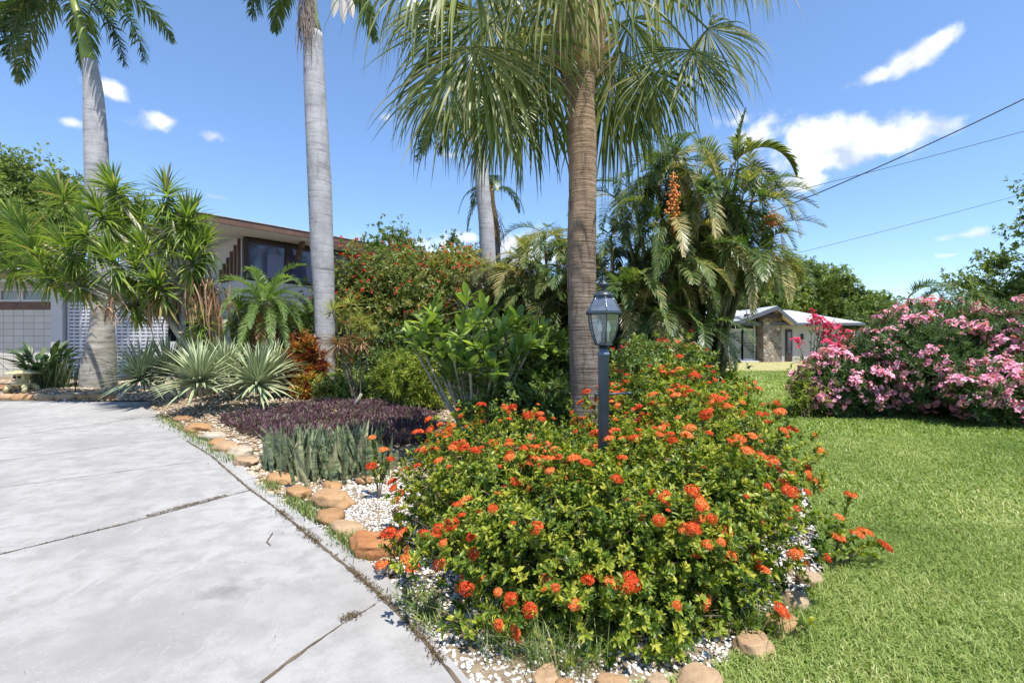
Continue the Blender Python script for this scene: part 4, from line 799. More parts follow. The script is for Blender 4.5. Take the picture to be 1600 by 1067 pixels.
# variegated agaves: each leaf a light margin and a green middle, tone carries the stripe
def agave(label, c, n, L, w, dark=False):
    t = thing('variegated_agave', label, 'agave', (c[0], c[1], bedh(c[0], c[1])), 'variegated agaves at the driveway edge'); c = np.array(c, float); n = int(n*1.35); L = L*1.16; w = w*1.06
    mb = MB(); q = rng.uniform(0, 1, n); e = -.35+1.75*q; a = np.arange(n)*2.39996+rng.normal(size=n)*.12
    d = np.stack([np.cos(a)*np.cos(e), np.sin(a)*np.cos(e), np.sin(e)], -1); Ls = L*rng.uniform(.78, 1.05, n); K = 6; pts = [c+d*.03]; cd = d.copy()
    for j in range(K-1): pts.append(pts[-1]+cd*(Ls/(K-1))[:, None]); cd = nrm(cd+np.array([0, 0, -1.])*(.06+.03*j)*rng.uniform(.3, 1.3, n)[:, None])
    C = np.stack(pts, 1); sd = nrm(np.cross(d, (0, 0, 1.))+1e-5); nn = nrm(np.cross(sd, d)); pr = np.array([.75, 1, 1, .82, .5, .03])*w
    off = np.array([-.5, -.27, 0, .27, .5]); lift = np.array([.13, .02, -.03, .02, .13]); tn = np.array([0, .45, 1, .45, 0])
    V = C[:, :, None]+sd[:, None, None]*(off[None, None, :, None]*pr[None, :, None, None])+nn[:, None, None]*(lift[None, None, :, None]*pr[None, :, None, None])
    A = 5; base = (np.arange(n)*K*A)[:, None, None]; k = (np.arange(K-1)*A)[None, :, None]; j = np.arange(A-1)[None, None]; q_ = base+k+j
    mb.add(V.reshape(-1, 3), np.stack([q_, q_+1, q_+A+1, q_+A], -1).reshape(-1, 4), np.tile(tn, n*K)); mb.build('leaves', m_agave2 if dark else m_agave, t)
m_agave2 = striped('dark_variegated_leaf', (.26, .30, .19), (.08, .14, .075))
agave('brightest yellow green striped agave in front, leaves fanning over the driveway edge', P(312,598,10.3), 130, .88, .062)
agave('striped agave right of the brightest one, beside the purple plants', P(402,600,10.4), 120, .85, .062)
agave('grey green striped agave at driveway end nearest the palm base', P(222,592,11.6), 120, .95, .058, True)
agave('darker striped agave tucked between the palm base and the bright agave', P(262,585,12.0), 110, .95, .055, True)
agave('striped agave half hidden behind the two bright ones', P(352,582,11.6), 100, .8, .055)
agave('striped agave behind, below the feathery date palm', P(428,582,11.8), 90, .75, .055)

# feathery date palm
c = P(415,474,13.2); t = thing('date_palm', 'low feathery pale green date palm between the yucca and the royal palm', 'palm tree', (c[0], c[1], .2))
mb = MB(); mb.tube([(c[0], c[1], .1), (c[0], c[1], 1.6), c], [.22, .2, .16], 12, jit=.08); mb.build('trunk', m_bark, t)
for i in range(46):
    a = i*2.4; e = 1.25-1.75*(i/46)**.9; d = (math.cos(a)*math.cos(e), math.sin(a)*math.cos(e), math.sin(e)); mb = MB()
    feather(mb, c+np.array(d)*.08, d, 1.75*rng.uniform(.85, 1.1), 1.35, 60, .27, .021, .25, .4, .58 if i < 40 else .92, .1, .012, 9, .95, .12, start=.08); mb.build('frond', m_cycad, t)
mb = MB()
for i in range(14):
    a = rng.uniform(0, 6.28); d = (math.cos(a), math.sin(a), -.5); feather(mb, c+np.array([0,0,-.2]), d, 1.5, 3.5, 36, .24, .02, .6, .1, .5, .3, .01, 8)
mb.build('dead_fronds', m_dead, t)

# bird of paradise
c = np.array([P(70,600,14.2)[0], 14.2, .22]); t = thing('bird_of_paradise', 'dark green bird of paradise plant behind the stone lantern', 'plant', c)
mb = MB()
for i in range(60):
    a = rng.uniform(0, 6.28); ln = rng.uniform(.5, 1.05); sp = rng.uniform(.15, .75); b = c+np.array([rng.normal()*.18, rng.normal()*.15, 0]); d = np.array([math.cos(a)*sp, math.sin(a)*sp, 1]); e = b+nrm(d)*ln
    mb.tube([b, (b+e)/2+np.array([0, 0, .05]), e], [.012,.01,.008], 4, tone=.8, cap=False); dd = nrm(nrm(d)+np.array([math.cos(a), math.sin(a), -.1])*rng.uniform(.3, 1.0))
    K = 7; q = [e]; cdv = dd.copy(); L_ = rng.uniform(.45, .75)
    for j in range(K-1): q.append(q[-1]+cdv*L_/(K-1)); cdv = nrm(cdv+np.array([0, 0, -.09]))
    mb.strips(np.array(q)[None], nrm(np.cross(dd, (0, 0, 1.)))[None], np.array([[.03,.12,.16,.165,.14,.09,.01]])*rng.uniform(.7,1.1), rng.uniform(.1, .8), fold=.2)
for i in range(260):
    a = rng.uniform(0, 6.28); b = c+np.array([rng.normal()*.35+.3, rng.normal()*.15, 0]); L_ = rng.uniform(.4, .95); e = b+np.array([math.cos(a)*.25, math.sin(a)*.15, L_]); C = np.array([b, (b+e)/2+np.array([0,0,.05]), e, e+np.array([math.cos(a)*.12, 0, -.02])]); mb.strips(C[None], nrm(rng.normal(size=(1,3))*np.array([1,1,0])), np.array([[.015,.02,.018,.003]]), rng.uniform(.2, 1))
mb.build('leaves', m_bop, t)
# stone lantern
c = G(35,612,.2); c = np.array([(35-800)/F*13.5, 13.5, .19]); s_ = 13.5/F; t = thing('stone_lantern', 'small mossy yellowish stone garden lantern on gravel at left', 'stone lantern', c)
for sx in (-1, 1):
    for sy in (-1, 1): mb = MB(); mb.tube([c+np.array([sx*.26, sy*.2, 0]), c+np.array([sx*.24, sy*.17, .12]), c+np.array([sx*.15, sy*.1, .20])], [.07, .065, .07], 8); mb.build('leg', m_lstone, t)
mb = MB(); mb.lathe(c, [(.20,.19),(.24,.21),(.24,.25),(.12,.27),(.13,.29),(.22,.31),(.23,.335),(.18,.34)], 24); mb.build('platform', m_lstone, t)
mb = MB(); mb.lathe(c, [(.16,.338),(.155,.50)], 6, smooth=False, rot=.5); mb.build('light_box', m_lstone, t)
mb = MB()
for dx in (-.075, .05): mb.box(c+np.array([dx-.025, -.165, .39]), c+np.array([dx+.03, -.10, .45]))
mb.build('opening', m_interior, t)
mb = MB(); mb.lathe(c, [(.20,.498),(.36,.51),(.37,.535),(.24,.59),(.12,.615),(.05,.62)], 28); mb.lathe(c, [(.03,.61),(.055,.63),(.045,.66),(.005,.68)], 12); mb.build('cap', m_lstone, t)
c = np.array([P(118,606,13.3)[0], 13.3, .18]); mb = MB(); mb.lathe(c, [(.012,-.02),(.012,.22),(.035,.23),(.035,.30),(.01,.31)], 10); o = mb.build('path_light', m_black, None, c); tag(o, 'small black path light stake in gravel left of the swollen palm base', 'path light')
c = np.array([P(4,598,13.9)[0], 13.9, .2]); stone(c, .9, .6, .4, .1, 0, 'dark grey boulder behind the stone lantern at left frame edge')

# snake plants
c0 = np.array([-2.35, 6.0]); t = thing('snake_plant_clump', 'dense clump of upright mottled snake plants beside the edging stones', 'snake plant', (c0[0], c0[1], 0)); n = 430
pts = np.stack([rng.normal(size=n)*.36, rng.normal(size=n)*.30], -1); pts[:, 0] += pts[:, 1]*-.45; pts = np.clip(pts, -.95, .85)+c0+np.array([.02, -.08]); pts = pts[inpoly(pts[:, 0]-.22, pts[:, 1], BED)]; n = len(pts)
h = rng.uniform(.2, .58, n)*(1+.2*fnoise(pts[:, 0], pts[:, 1], 3, 12)); a = rng.uniform(0, 6.28, n); ln = rng.uniform(.03, .35, n)+.5*(rng.uniform(size=n) < .1); b = np.stack([pts[:, 0], pts[:, 1], np.full(n, .01)], -1); tt = np.linspace(0, 1, 7)[None, :, None]
out = np.stack([np.cos(a), np.sin(a), np.zeros(n)], -1); C = b[:, None]+out[:, None]*(h*ln)[:, None, None]*tt**1.5+np.array([0, 0, 1.])*(h[:, None, None]*tt)
f = rng.uniform(0, PI, n); sd0 = np.stack([np.cos(f), np.sin(f), 0*f], -1); tw = rng.normal(size=n)[:, None]*.9*np.linspace(0, 1, 7)[None]; sd = np.stack([np.cos(f[:, None]+tw), np.sin(f[:, None]+tw), 0*tw], -1)
mb = MB(); mb.strips(C, sd, np.array([.8, 1, 1.1, 1.1, .95, .6, .05])[None]*.07*rng.uniform(.7, 1.2, n)[:, None], rng.uniform(0, 1, n), fold=.16); mb.build('leaves', m_snake, t)
# purple ground cover
RH = [(-5.6,9.3),(-4.6,8.2),(-3.6,7.3),(-2.7,6.9),(-1.8,7.0),(-1.2,7.6),(-1.5,9.5),(-2.6,10.9),(-4.4,11.0)]
pp = scatter(6600, -5.8, -1.0, 6.8, 11.2, RH); pp = pp[(fnoise(pp[:, 0], pp[:, 1], 1.6, 77)+rng.normal(size=len(pp))*.25) > -.42]; n = len(pp); k = 7; th = np.arange(k)[None]*2.4+rng.uniform(0, 6.3, (n, 1)); ti = np.radians(rng.uniform(8, 55, (n, k)))
d = np.stack([np.cos(th)*np.sin(ti), np.sin(th)*np.sin(ti), np.cos(ti)], -1); bz = bedh(pp[:, 0], pp[:, 1])+.02+.10*rng.uniform(size=n)+.05*fnoise(pp[:, 0], pp[:, 1], 2.5, 8); b = np.stack([pp[:, 0], pp[:, 1], bz], -1)[:, None]+d*.01
mb = MB(); mb.leaves(np.broadcast_to(b, d.shape).reshape(-1, 3), d.reshape(-1, 3), (rdir(n*k)+np.array([0, 0, .6])), rng.uniform(.07, .14, n*k), .026, np.clip(rng.normal(.5, .22, n*k)+.3*(rng.uniform(size=n*k) < .1), 0, 1), simple=False)
tag(mb.build('purple_ground_cover', m_rhoeo), 'low purple and green spiky ground cover behind the snake plants', 'ground cover', kind='stuff')

# generic shrub
def shrub(name, label, cat, c, r, n, k, L, w, mat, tmean=.5, gap=.1, simple=True, zmin=None, stems=30, upb=.5, flowers=None, group=None, seed=0, lump=.2, toned=.22, stemrad=.012, shell=.45, blobs=0, opn=(25, 80)):
    zg = bedh(c[0], c[1]) if zmin is None else zmin
    t = thing(name, label, cat, (c[0], c[1], zg), group); mb = MB(); c = np.array(c, float); r = np.array(r, float)
    if blobs:
        u = rdir(blobs); u[:, 2] = abs(u[:, 2])*.9-.25; cc = c+r*nrm(u)*rng.uniform(.45, .75, (blobs, 1)); P_ = []; A_ = []
        for q in cc:
            f_ = rng.uniform(.32, .52); p, a = clusters(mb, q, r*f_+.02, n//blobs, k, L, w, zg+.03, tmean+rng.normal()*.06, gap, .6, upb, simple, .25, seed=int(rng.integers(9999)), toned=toned, up_open=opn); P_.append(p); A_.append(a)
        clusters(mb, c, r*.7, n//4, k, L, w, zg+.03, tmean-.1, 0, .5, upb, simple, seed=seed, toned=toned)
        p = np.concatenate(P_); a = np.concatenate(A_)
    else:
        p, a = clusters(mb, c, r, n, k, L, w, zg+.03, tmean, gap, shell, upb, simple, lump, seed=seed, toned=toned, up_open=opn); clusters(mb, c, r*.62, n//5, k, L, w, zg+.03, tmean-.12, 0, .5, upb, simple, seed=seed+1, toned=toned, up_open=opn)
    mb.build('foliage', mat, t)
    if stems: mt = MB(); twigs(mt, c, r, (c[0], c[1], zg), stems, stemrad); mt.build('stems', m_twig, t)
    if flowers:
        fm, fn, fs = flowers; out = np.linalg.norm((p-c)/r, axis=1); ok = np.where(out > .8)[0]; j = rng.choice(ok, min(fn, len(ok)), replace=False); mb = MB(); kk = 5
        for q in range(kk): mb.leaves(p[j]+a[j]*L*.6, nrm(rdir(len(j))*.9+a[j]*.4), a[j]+rdir(len(j))*.1, fs, fs*.6, rng.uniform(0, 1, len(j)), simple=True)
        tag(mb.build('blossoms', fm, t), kind='stuff')
    return t, p, a
shrub('red_flowering_shrub', 'tall rounded shrub dotted with small red flowers behind the silver palm trunk', 'shrub', (-3.1,15.3,2.5), (2.7,1.8,2.45), 7000, 7, .12, .42, m_boug, .55, .12, flowers=(m_redfl, 460, .075), seed=3, blobs=26, stems=50, stemrad=.02)
shrub('red_flowering_shrub', 'smaller bright yellow green shrub crown with red flowers near the far royal palm', 'shrub', (-1.9,16.2,3.7), (1.7,1.3,1.25), 3000, 7, .12, .4, m_boug, .75, .1, flowers=(m_redfl, 140, .07), seed=4, blobs=12, zmin=.2)
shrub('red_flowering_shrub', 'red flowered shoots between the date palm and the silver palm trunk', 'shrub', (-5.0,14.8,2.1), (1.15,.8,2.3), 2200, 6, .11, .42, m_boug, .5, .1, flowers=(m_redfl, 150, .09), seed=41)
shrub('bronze_shrub', 'large dark bronze leaved shrub in front of the far royal palm', 'shrub', (-.25,14.2,2.05), (2.1,1.4,2.1), 6000, 8, .11, .3, m_darkshrub, .5, .1, seed=5, blobs=20, stems=60, toned=.3)
shrub('bronze_shrub', 'right hand bronze shrub showing bare branches near the brown trunk', 'shrub', (1.35,13.6,2.0), (1.2,1.1,1.9), 2300, 8, .10, .3, m_darkshrub, .6, .2, seed=51, blobs=9, stems=60)
shrub('croton', 'red and orange leaved croton against the silver palm trunk', 'croton', (P(474,560,12.6)[0],12.6,.95), (.62,.5,.85), 420, 11, .19, .22, m_croton, .4, 0, toned=.35, opn=(15, 60))
shrub('croton', 'low yellow and red croton at the foot of the silver trunk', 'croton', (P(482,592,11.9)[0],11.9,.5), (.4,.35,.35), 160, 10, .16, .24, m_croton, .7, 0, toned=.35)
shrub('green_shrub', 'dark leafy hedge shrub under the red flowering one', 'shrub', (-3.0,13.6,.95), (1.7,.8,1.15), 1800, 7, .12, .42, m_shrub, .35, .05, seed=6)
shrub('green_shrub', 'low soft green shrub right of the silver palm base', 'shrub', (P(540,600,11.8)[0],11.8,.45), (.75,.5,.42), 900, 8, .085, .4, m_shrub, .75, .05, seed=7)
shrub('green_shrub', 'low broad green shrub behind the thin dracaena stems', 'shrub', (P(590,596,11.5)[0],11.5,.4), (.7,.5,.4), 800, 8, .085, .45, m_shrub, .7, .05, seed=8)
shrub('lime_shrub', 'yellow green narrow leaved bush left of the paddle leaf plant', 'shrub', (P(655,572,10.6)[0],10.6,.75), (.72,.6,.72), 950, 9, .13, .17, m_lime, .5, .05, seed=9, toned=.3)
shrub('lime_shrub', 'small lime bush just in front of the paddle leaf plant, left side', 'shrub', (P(618,560,11.2)[0],11.2,.8), (.45,.4,.6), 480, 9, .13, .17, m_lime, .45, .05, seed=10, toned=.3)
shrub('green_shrub', 'broad leaved bright green shrub left of the brown palm trunk', 'shrub', (P(855,560,7.9)[0],7.9,.85), (.7,.6,.75), 800, 8, .13, .36, m_lime, .25, .1, seed=11, simple=False)
shrub('green_shrub', 'dark green shrub low behind the orange flowers left of the brown trunk', 'shrub', (.1,7.2,.55), (.9,.5,.55), 900, 8, .09, .4, m_shrub, .5, .1, seed=12)
shrub('green_shrub', 'leafy green shrub right of the brown trunk under the palm clump', 'shrub', (2.6,8.8,.8), (1.2,.8,.9), 1500, 8, .10, .38, m_shrub, .65, .1, flowers=(m_redfl, 60, .06), seed=13)
shrub('green_shrub', 'low bush at the bed corner near the far lawn', 'shrub', (4.1,9.6,.5), (.7,.6,.55), 800, 8, .09, .4, m_ixora, .55, .1, flowers=(m_redfl, 40, .06), seed=14)
shrub('green_shrub', 'dense dark shrub at the foot of the palm clump', 'shrub', (3.4,11.2,.9), (1.7,1.0,1.1), 1700, 7, .13, .4, m_shrub, .35, .1, seed=15)
shrub('green_shrub', 'dark shrub behind the paddle leaf plant', 'shrub', (-.2,11.6,1.0), (1.6,.8,1.2), 1700, 7, .12, .42, m_shrub, .4, .1, seed=16)
shrub('green_shrub', 'backdrop hedge shrub far behind the date palm', 'shrub', (-7.3,16.6,1.4), (2.0,1.2,1.6), 2400, 6, .15, .42, m_shrub, .4, .05, seed=17)
shrub('green_shrub', 'dark backdrop shrub behind the large yucca trunks', 'shrub', (-8.9,15.0,.9), (1.6,.9,1.2), 1800, 6, .14, .42, m_shrub, .35, .05, seed=18)
# dracaena
b0 = np.array([P(556,622,10.9)[0], 10.9, .12]); t = thing('dracaena', 'thin stemmed dracaena with pale spiky heads and a dry head below', 'dracaena', b0, None); mt = MB()
for px, py, L, dead in ((519,486,.36,0),(548,478,.42,0),(536,506,.33,0),(563,505,.38,0),(578,520,.3,0),(528,538,.42,1),(545,532,.36,1),(566,535,.36,1)):
    h = P(px, py, 10.9+rng.normal()*.12); mt.tube([b0+rng.normal(size=3)*np.array([.06,.06,0]), b0*.4+h*.6+np.array([.06*rng.normal(),0,-.1]), h], [.014,.012,.010], 6, cap=False, tone=.2); mb = MB(); rosette(mb, h, 80, L, .022, (rng.normal()*.2,rng.normal()*.2,1), -1. if dead else -.5, 1.0 if not dead else .5, .5, .5, .25, thr=.12); mb.build('leaf_head', m_dead if dead else m_drac, t)
mt.build('stems', m_bark, t)
# paddle leaf plant
b0 = np.array([P(742,600,7.6)[0], 7.6, .02]); t = thing('paddle_leaf_plant', 'branching succulent plant with large upright paddle shaped green leaves', 'plant', b0); mt = MB(); mb = MB()
hd = [(661,507,7.8),(675,490,8.0),(740,512,7.5),(729,470,8.3),(796,512,7.7),(812,500,8.1),(689,560,7.3),(757,552,7.1),(827,545,7.4),(770,540,7.8),(715,545,7.5),(845,520,7.9),(700,590,7.2),(775,600,7.0),(735,580,6.9),(640,530,8.2),(800,570,7.2),(865,560,7.7),(755,490,8.1),(690,525,7.9),(780,520,7.4),(720,525,7.2),(815,545,7.2),(660,545,7.7),(850,545,7.6),(770,575,6.9),(710,565,7.0),(740,545,7.2)]
for px, py, Yd in hd:
    h = P(px, py, Yd); h[2] = max(h[2], .25); m1 = b0*.45+h*.55+np.array([0, 0, -.12]); mt.tube([b0+rng.normal(size=3)*np.array([.08,.08,0]), m1, h], [.032,.024,.018], 7, cap=False); n = 20
    a = np.arange(n)*2.4; e = rng.uniform(-.2, 1.3, n); low = h[2] < .75
    if low: e = rng.uniform(-1.1, .5, n)
    d = np.stack([np.cos(a)*np.cos(e), np.sin(a)*np.cos(e), np.sin(e)], -1); Ls = rng.uniform(.24, .42, n); sk = rng.uniform(0, .45, n)[:, None]**1.5; q = [h*(1-sk)+m1*sk+np.array([0, 0, .03])]; cd = d.copy()
    for j in range(6): q.append(q[-1]+cd*(Ls/6)[:, None]); cd = nrm(cd+np.array([0, 0, -.05 if not low else -.15]))
    mb.strips(np.stack(q, 1), nrm(np.cross(d, (0, 0, 1.))), np.array([.014,.05,.09,.115,.122,.09,.018])[None]*rng.uniform(.8,1.15,(n,1)), rng.uniform(0, 1, n), fold=.14)
mt.build('stems', m_stem, t); mb.build('leaves', m_paddle, t)
# small dry stump twig in the bed
c = G(571,612,.2); mb = MB(); mb.tube([np.array([-3.35,10.2,.18]), np.array([-3.15,10.1,.5])], [.05,.035], 7, jit=.1); tag(mb.build('dry_stick', m_stem), 'pale dry leaf stalk poking out of the purple ground cover', 'stick')

# ---- areca palm clumps
def areca(label, cx, cy, rx, ry, hmax, nst, nf, name='areca_palm', L=(1.7, 2.6), group='feathery clumping palms', fruit=False, dead=.16, ll=.42, lw=.032, rmin=0):
    global rng
    rng = np.random.default_rng(int(cx*100+cy*10)); t = thing(name, label, 'palm tree', (cx, cy, 0), group); ms = MB(); nfr = 0; rest = MB()
    for i in range(nst):
        a = rng.uniform(0, 2*PI); q = rng.uniform(0, 1)**.5; bx, by = cx+math.cos(a)*rx*.45*q, cy+math.sin(a)*ry*.45*q; lean = .55*q; h = hmax*(.28+.57*((i*.618) % 1))*(1.12-.25*q); h = max(h, hmax*rmin) if math.cos(a) > .15 else h
        b = np.array([bx, by, 0.]); e = np.array([cx+math.cos(a)*rx*q*(.45+lean), cy+math.sin(a)*ry*q*(.45+lean), h]); m1 = (b+e)/2+np.array([-math.cos(a)*.15, -math.sin(a)*.15, .1]); ms.tube([b, m1, e], [.05,.045,.035], 6, cap=False, tone=rng.uniform())
        for j in range(nf):
            aa = rng.uniform(0, 2*PI); el = rng.uniform(-.15, 1.3); el = el*.85; d = np.array([math.cos(aa)*math.cos(el)+.3*math.cos(a)*q, math.sin(aa)*math.cos(el)+.3*math.sin(a)*q, math.sin(el)])
            Lf = rng.uniform(*L)*(.85 if h < hmax*.4 else 1); isd = rng.uniform() < dead; tn = rng.choice([.3, .42, .5, .6, .75]) if not isd else rng.uniform(.88, 1.)
            mb = MB(); feather(mb, e, d, Lf, rng.uniform(.7, 2.4)+(1.2 if isd else 0), 36, ll*rng.uniform(.8, 1.1), lw, rng.uniform(.15, .65), rng.uniform(.1, .6), tn, .15, .014, 10, .95, .08, start=.2)
            if nfr < 98: mb.build('frond', m_areca, t); nfr += 1
            else:
                rest.v += mb.v; rest.t += mb.t; rest.f += [f+rest.n for f in mb.f]; rest.m += mb.m; rest.sm += mb.sm; rest.n += mb.n
    if rest.n: tag(rest.build('back_fronds', m_areca, t), kind='stuff')
    ms.build('stems', m_arecastem, t)
    return t
t = areca('tall dense feathery palm clump right of the brown trunk, with orange fruit bunch', 4.1, 11.2, 1.75, 1.4, 6.9, 58, 8, L=(1.1, 1.75), ll=.36, lw=.024, rmin=.5, dead=.2)
v, f = icosa(); m_fruit = leafmat('orange_fruit', [(0, (.50, .13, .03)), (1, (.72, .30, .08))], .5, .05)
for (px, py, Yd, n, sx, sz) in ((1052,320,9.9,230,.10,.42),(1208,345,10.4,70,.16,.10)):
    mb = MB(); c = P(px, py, Yd); q = rng.normal(size=(n, 3))*np.array([sx, sx*.8, sz])*.55; V = v[None]*.028+(c+q)[:, None]
    mb.tube([c+np.array([0, 0, sz*1.6]), c, c-np.array([0, 0, sz*1.4])], .012, 5); mb.strips(np.stack([c+q*np.array([0, 0, 1.]), c+q], 1), nrm(rdir(n)), .008, .2)
    mb.add(V.reshape(-1, 3), (f[None]+(np.arange(n)*12)[:, None, None]).reshape(-1, 3), np.repeat(rng.uniform(0, 1, n), 12), smooth=True); mb.build('fruit_bunch', m_fruit, t)
# broad young leaves on top
for (px, py, d, L_, g_, l_, w_) in ((1142,262,(.6,-.2,1.1),1.75,2.3,.34,.085),(1148,262,(.12,-.1,1.2),1.25,.5,.16,.08),(1120,280,(-.3,-.3,1.),1.4,1.6,.36,.03)):
    b = P(px, py, 10.6); mb = MB(); feather(mb, b, d, L_, g_, 34, l_, w_, .35, .5, .68, .08, .016, 12, .9, .03, start=.12); mb.build('young_leaf', m_areca, t)
mb = MB(); mb.tube([np.array([4.6, 10.9, 3.6]), P(1135,310,10.65), P(1143,258,10.6)], [.05,.04,.03], 6); mb.build('stems', m_arecastem, t)
areca('mid height feathery palm clump filling between the brown trunk and the tall one', 2.75, 11.9, 1.0, .9, 5.3, 16, 7, L=(1.1, 1.7), lw=.026)
areca('smaller feathery palm clump behind and left of the brown trunk', 1.1, 13.2, 1.25, 1.0, 5.6, 20, 8, L=(1.1, 1.7), lw=.026)
areca('low yellowing feathery palm clump at the base beside the lawn, under the tall one', 3.3, 10.2, .65, .8, 3.1, 12, 7, L=(.9, 1.35), lw=.025, dead=.35)
areca('dark feathery palm clump directly behind the lantern', 2.7, 10.6, 1.0, .9, 3.6, 9, 7, L=(1.4, 2.0), dead=.15)

# ---- oleanders
def blossom_mesh(seed, m):
    q = np.random.default_rng(seed); mb = MB(); nb = 9; c = q.normal(size=(nb, 3))*np.array([.055, .055, .04]); ax = nrm(c*4+np.array([0, 0, .35])+q.normal(size=(nb, 3))*.2)
    mb.strips(np.stack([np.zeros((nb, 3)), c*.5, c], 1), nrm(np.cross(ax, q.normal(size=(nb, 3)))), .004, .1)
    for i in range(nb):
        A = nrm(np.cross(ax[i], (.3, .1, .9))); B = np.cross(ax[i], A)
        for k in range(5):
            a = k*2*PI/5; d = A*math.cos(a)+B*math.sin(a)+ax[i]*.35; mb.leaves(c[i][None], d[None], ax[i][None], .042, .034, np.clip(q.normal(.55, .22), 0, 1), simple=False, curl=.2)
    return mb
def blossoms(mat): 
    r = []
    for i in range(4): o = blossom_mesh(70+i, mat).build('flower_cluster', mat); r.append(o.data); bpy.data.objects.remove(o)
    return r
bp, bh = blossoms(m_pink), blossoms(m_hot)
ol = [((9.25,10.7,1.12),(2.0,1.4,1.2),5200,bp,98,'big pink flowering oleander mound in the middle of the right hand side'),((11.1,10.1,1.12),(1.9,1.5,1.2),4200,bp,98,'pink flowering oleander mound cut by the right frame edge'),
      ((7.25,10.5,.66),(1.05,.9,.70),2600,bp,80,'lower pale pink oleander at the left tip of the hedge beside the lawn'),((9.9,9.2,.66),(1.8,.8,.66),2400,bp,60,'low front skirt of pink oleander touching the mown lawn')]
for c, r, n, bl, nf, lb in ol:
    t, p, a = shrub('oleander', lb, 'oleander', c, r, n, 9, .15, .15, m_olea, .55, .08, False, .0, 50, .6, None, 'pink oleanders along the lawn', seed=int(c[0]*10), lump=.16, opn=(10, 65), shell=.4)
    out = np.linalg.norm((p-np.array(c))/np.array(r), axis=1); ok = np.where((out > .86) & (a[:, 1] < .5) & (p[:, 2] > .25))[0]; j = rng.choice(ok, min(nf+260, len(ok)), replace=False)
    for i in j[:nf]: put_flower(t, p[i]+a[i]*.05, a[i], rng.uniform(1.15, 1.8), bl[rng.integers(4)], 'flower_cluster')
    mb = MB(); jj = j[nf:nf+170]
    for k in range(14): mb.leaves(p[jj]+a[jj]*.04+rdir(len(jj))*.04, nrm(rdir(len(jj))*.9+a[jj]*.4), a[jj]+rdir(len(jj))*.1, .045, .036, rng.uniform(.2, 1, len(jj)), simple=False)
    tag(mb.build('small_blossoms', m_pink, t), kind='stuff')
# crimson oleander: leggy stems
b0 = np.array([6.9,11.2,0]); t = thing('crimson_oleander', 'leggy oleander with crimson flowers in front of the white house wall', 'oleander', b0); mt = MB(); mb = MB()
tips = [P(px, py, 11.+rng.normal()*.3) for px, py in ((1283,497),(1292,500),(1300,505),(1275,500),(1310,512),(1285,520),(1296,524),(1305,530),(1318,532),(1290,530),(1312,545),(1247,534),(1270,494),(1326,520),(1298,540))]
for e in tips:
    q = rng.uniform(.25, 1, 34)[:, None]; m1 = b0*.5+e*.5+np.array([rng.normal()*.1, 0, .1]); mt.tube([b0+rng.normal(size=3)*np.array([.1,.1,0]), m1, e], [.012,.009,.005], 5, cap=False); pp_ = b0*(1-q)**2+2*q*(1-q)*m1+e*q*q
    mb.leaves(pp_, nrm(rdir(34)+np.array([0,0,.8])), rdir(34), .15, .022, rng.uniform(.2, 1, 34), simple=False)
    for _ in range(2): put_flower(t, e+rng.normal(size=3)*.06, nrm(np.array([rng.normal()*.4, -.6, .8])), rng.uniform(.8, 1.2), bh[rng.integers(4)], 'flower_cluster')
mt.build('stems', m_twig, t); mb.build('foliage', m_olea, t)
shrub('green_shrub', 'small light green bush at the left end of the oleanders', 'shrub', (6.05,10.0,.5), (.34,.3,.6), 110, 8, .13, .2, m_lime, .5, .35, zmin=0, lump=.5, seed=33)

# ---- trees
def tree(name, label, c, r, base, n, L, mat, nb=22, tmean=.5, group=None, k=6, trunk=.3, gapk=.15, w=.5, limb=9):
    t = thing(name, label, 'tree', base, group); c = np.array(c, float); r = np.array(r, float); b = np.array(base, float); mb = MB(); mt = MB()
    u = rdir(nb); cc = c+r*u*rng.uniform(.35, .85, (nb, 1))
    for q in cc: clusters(mb, q, r*rng.uniform(.26, .42), n//nb, k, L, w, b[2]+.5, tmean+rng.normal()*.08, gapk, .75, .4, True, .3, seed=int(rng.integers(9999)), toned=.25)
    mb.build('crown', mat, t); f_ = b*.45+c*.55; f_[2] = b[2]+(c[2]-r[2]-b[2])*.8+.2; mt.tube([b-np.array([0,0,.2]), (b+f_)/2, f_], [trunk*1.2, trunk, trunk*.8], 9, jit=.05)
    for q in cc[:limb]: mt.tube([f_, (f_+q)/2+np.array([0, 0, -.1*r[2]]), q], [trunk*.6, trunk*.35, trunk*.12], 6, cap=False)
    mt.build('trunk', m_bark, t); return t
gB = 'leafy trees behind the houses'
tree('oak_tree', 'leafy green tree high at the left frame edge behind the yucca', (-31,29.5,9.3), (4.6,3.5,4.6), (-31,30,0), 5200, .26, m_oak, 30, .62, gB)
tree('oak_tree', 'lower leafy tree between the yucca heads and the left palm trunk', (-23.8,27,8.6), (3.2,2.6,2.6), (-24,27,0), 3000, .24, m_oak, 20, .62, gB)
tree('oak_tree', 'broad green tree directly behind the white house with pale roof', (33,58,7.8), (8.0,5,4.0), (33,58,0), 6000, .42, m_oak, 36, .6, gB, trunk=.4)
tree('oak_tree', 'rounded green tree between feathery palms and the house roof', (25.5,52,5.9), (5.0,4,4.2), (25.5,52,0), 4500, .40, m_oak, 28, .6, gB, trunk=.4)
tree('oak_tree', 'distant tree above the oleanders, right of the broad one', (41.5,60,5.6), (5.5,5,3.9), (41.5,60,0), 3800, .42, m_oak, 26, .45, gB, trunk=.4)
tree('oak_tree', 'low dark tree at the right end of the white house', (35.5,46,2.8), (4.0,3,2.8), (35.5,46,0), 3000, .3, m_oak, 20, .35, gB)
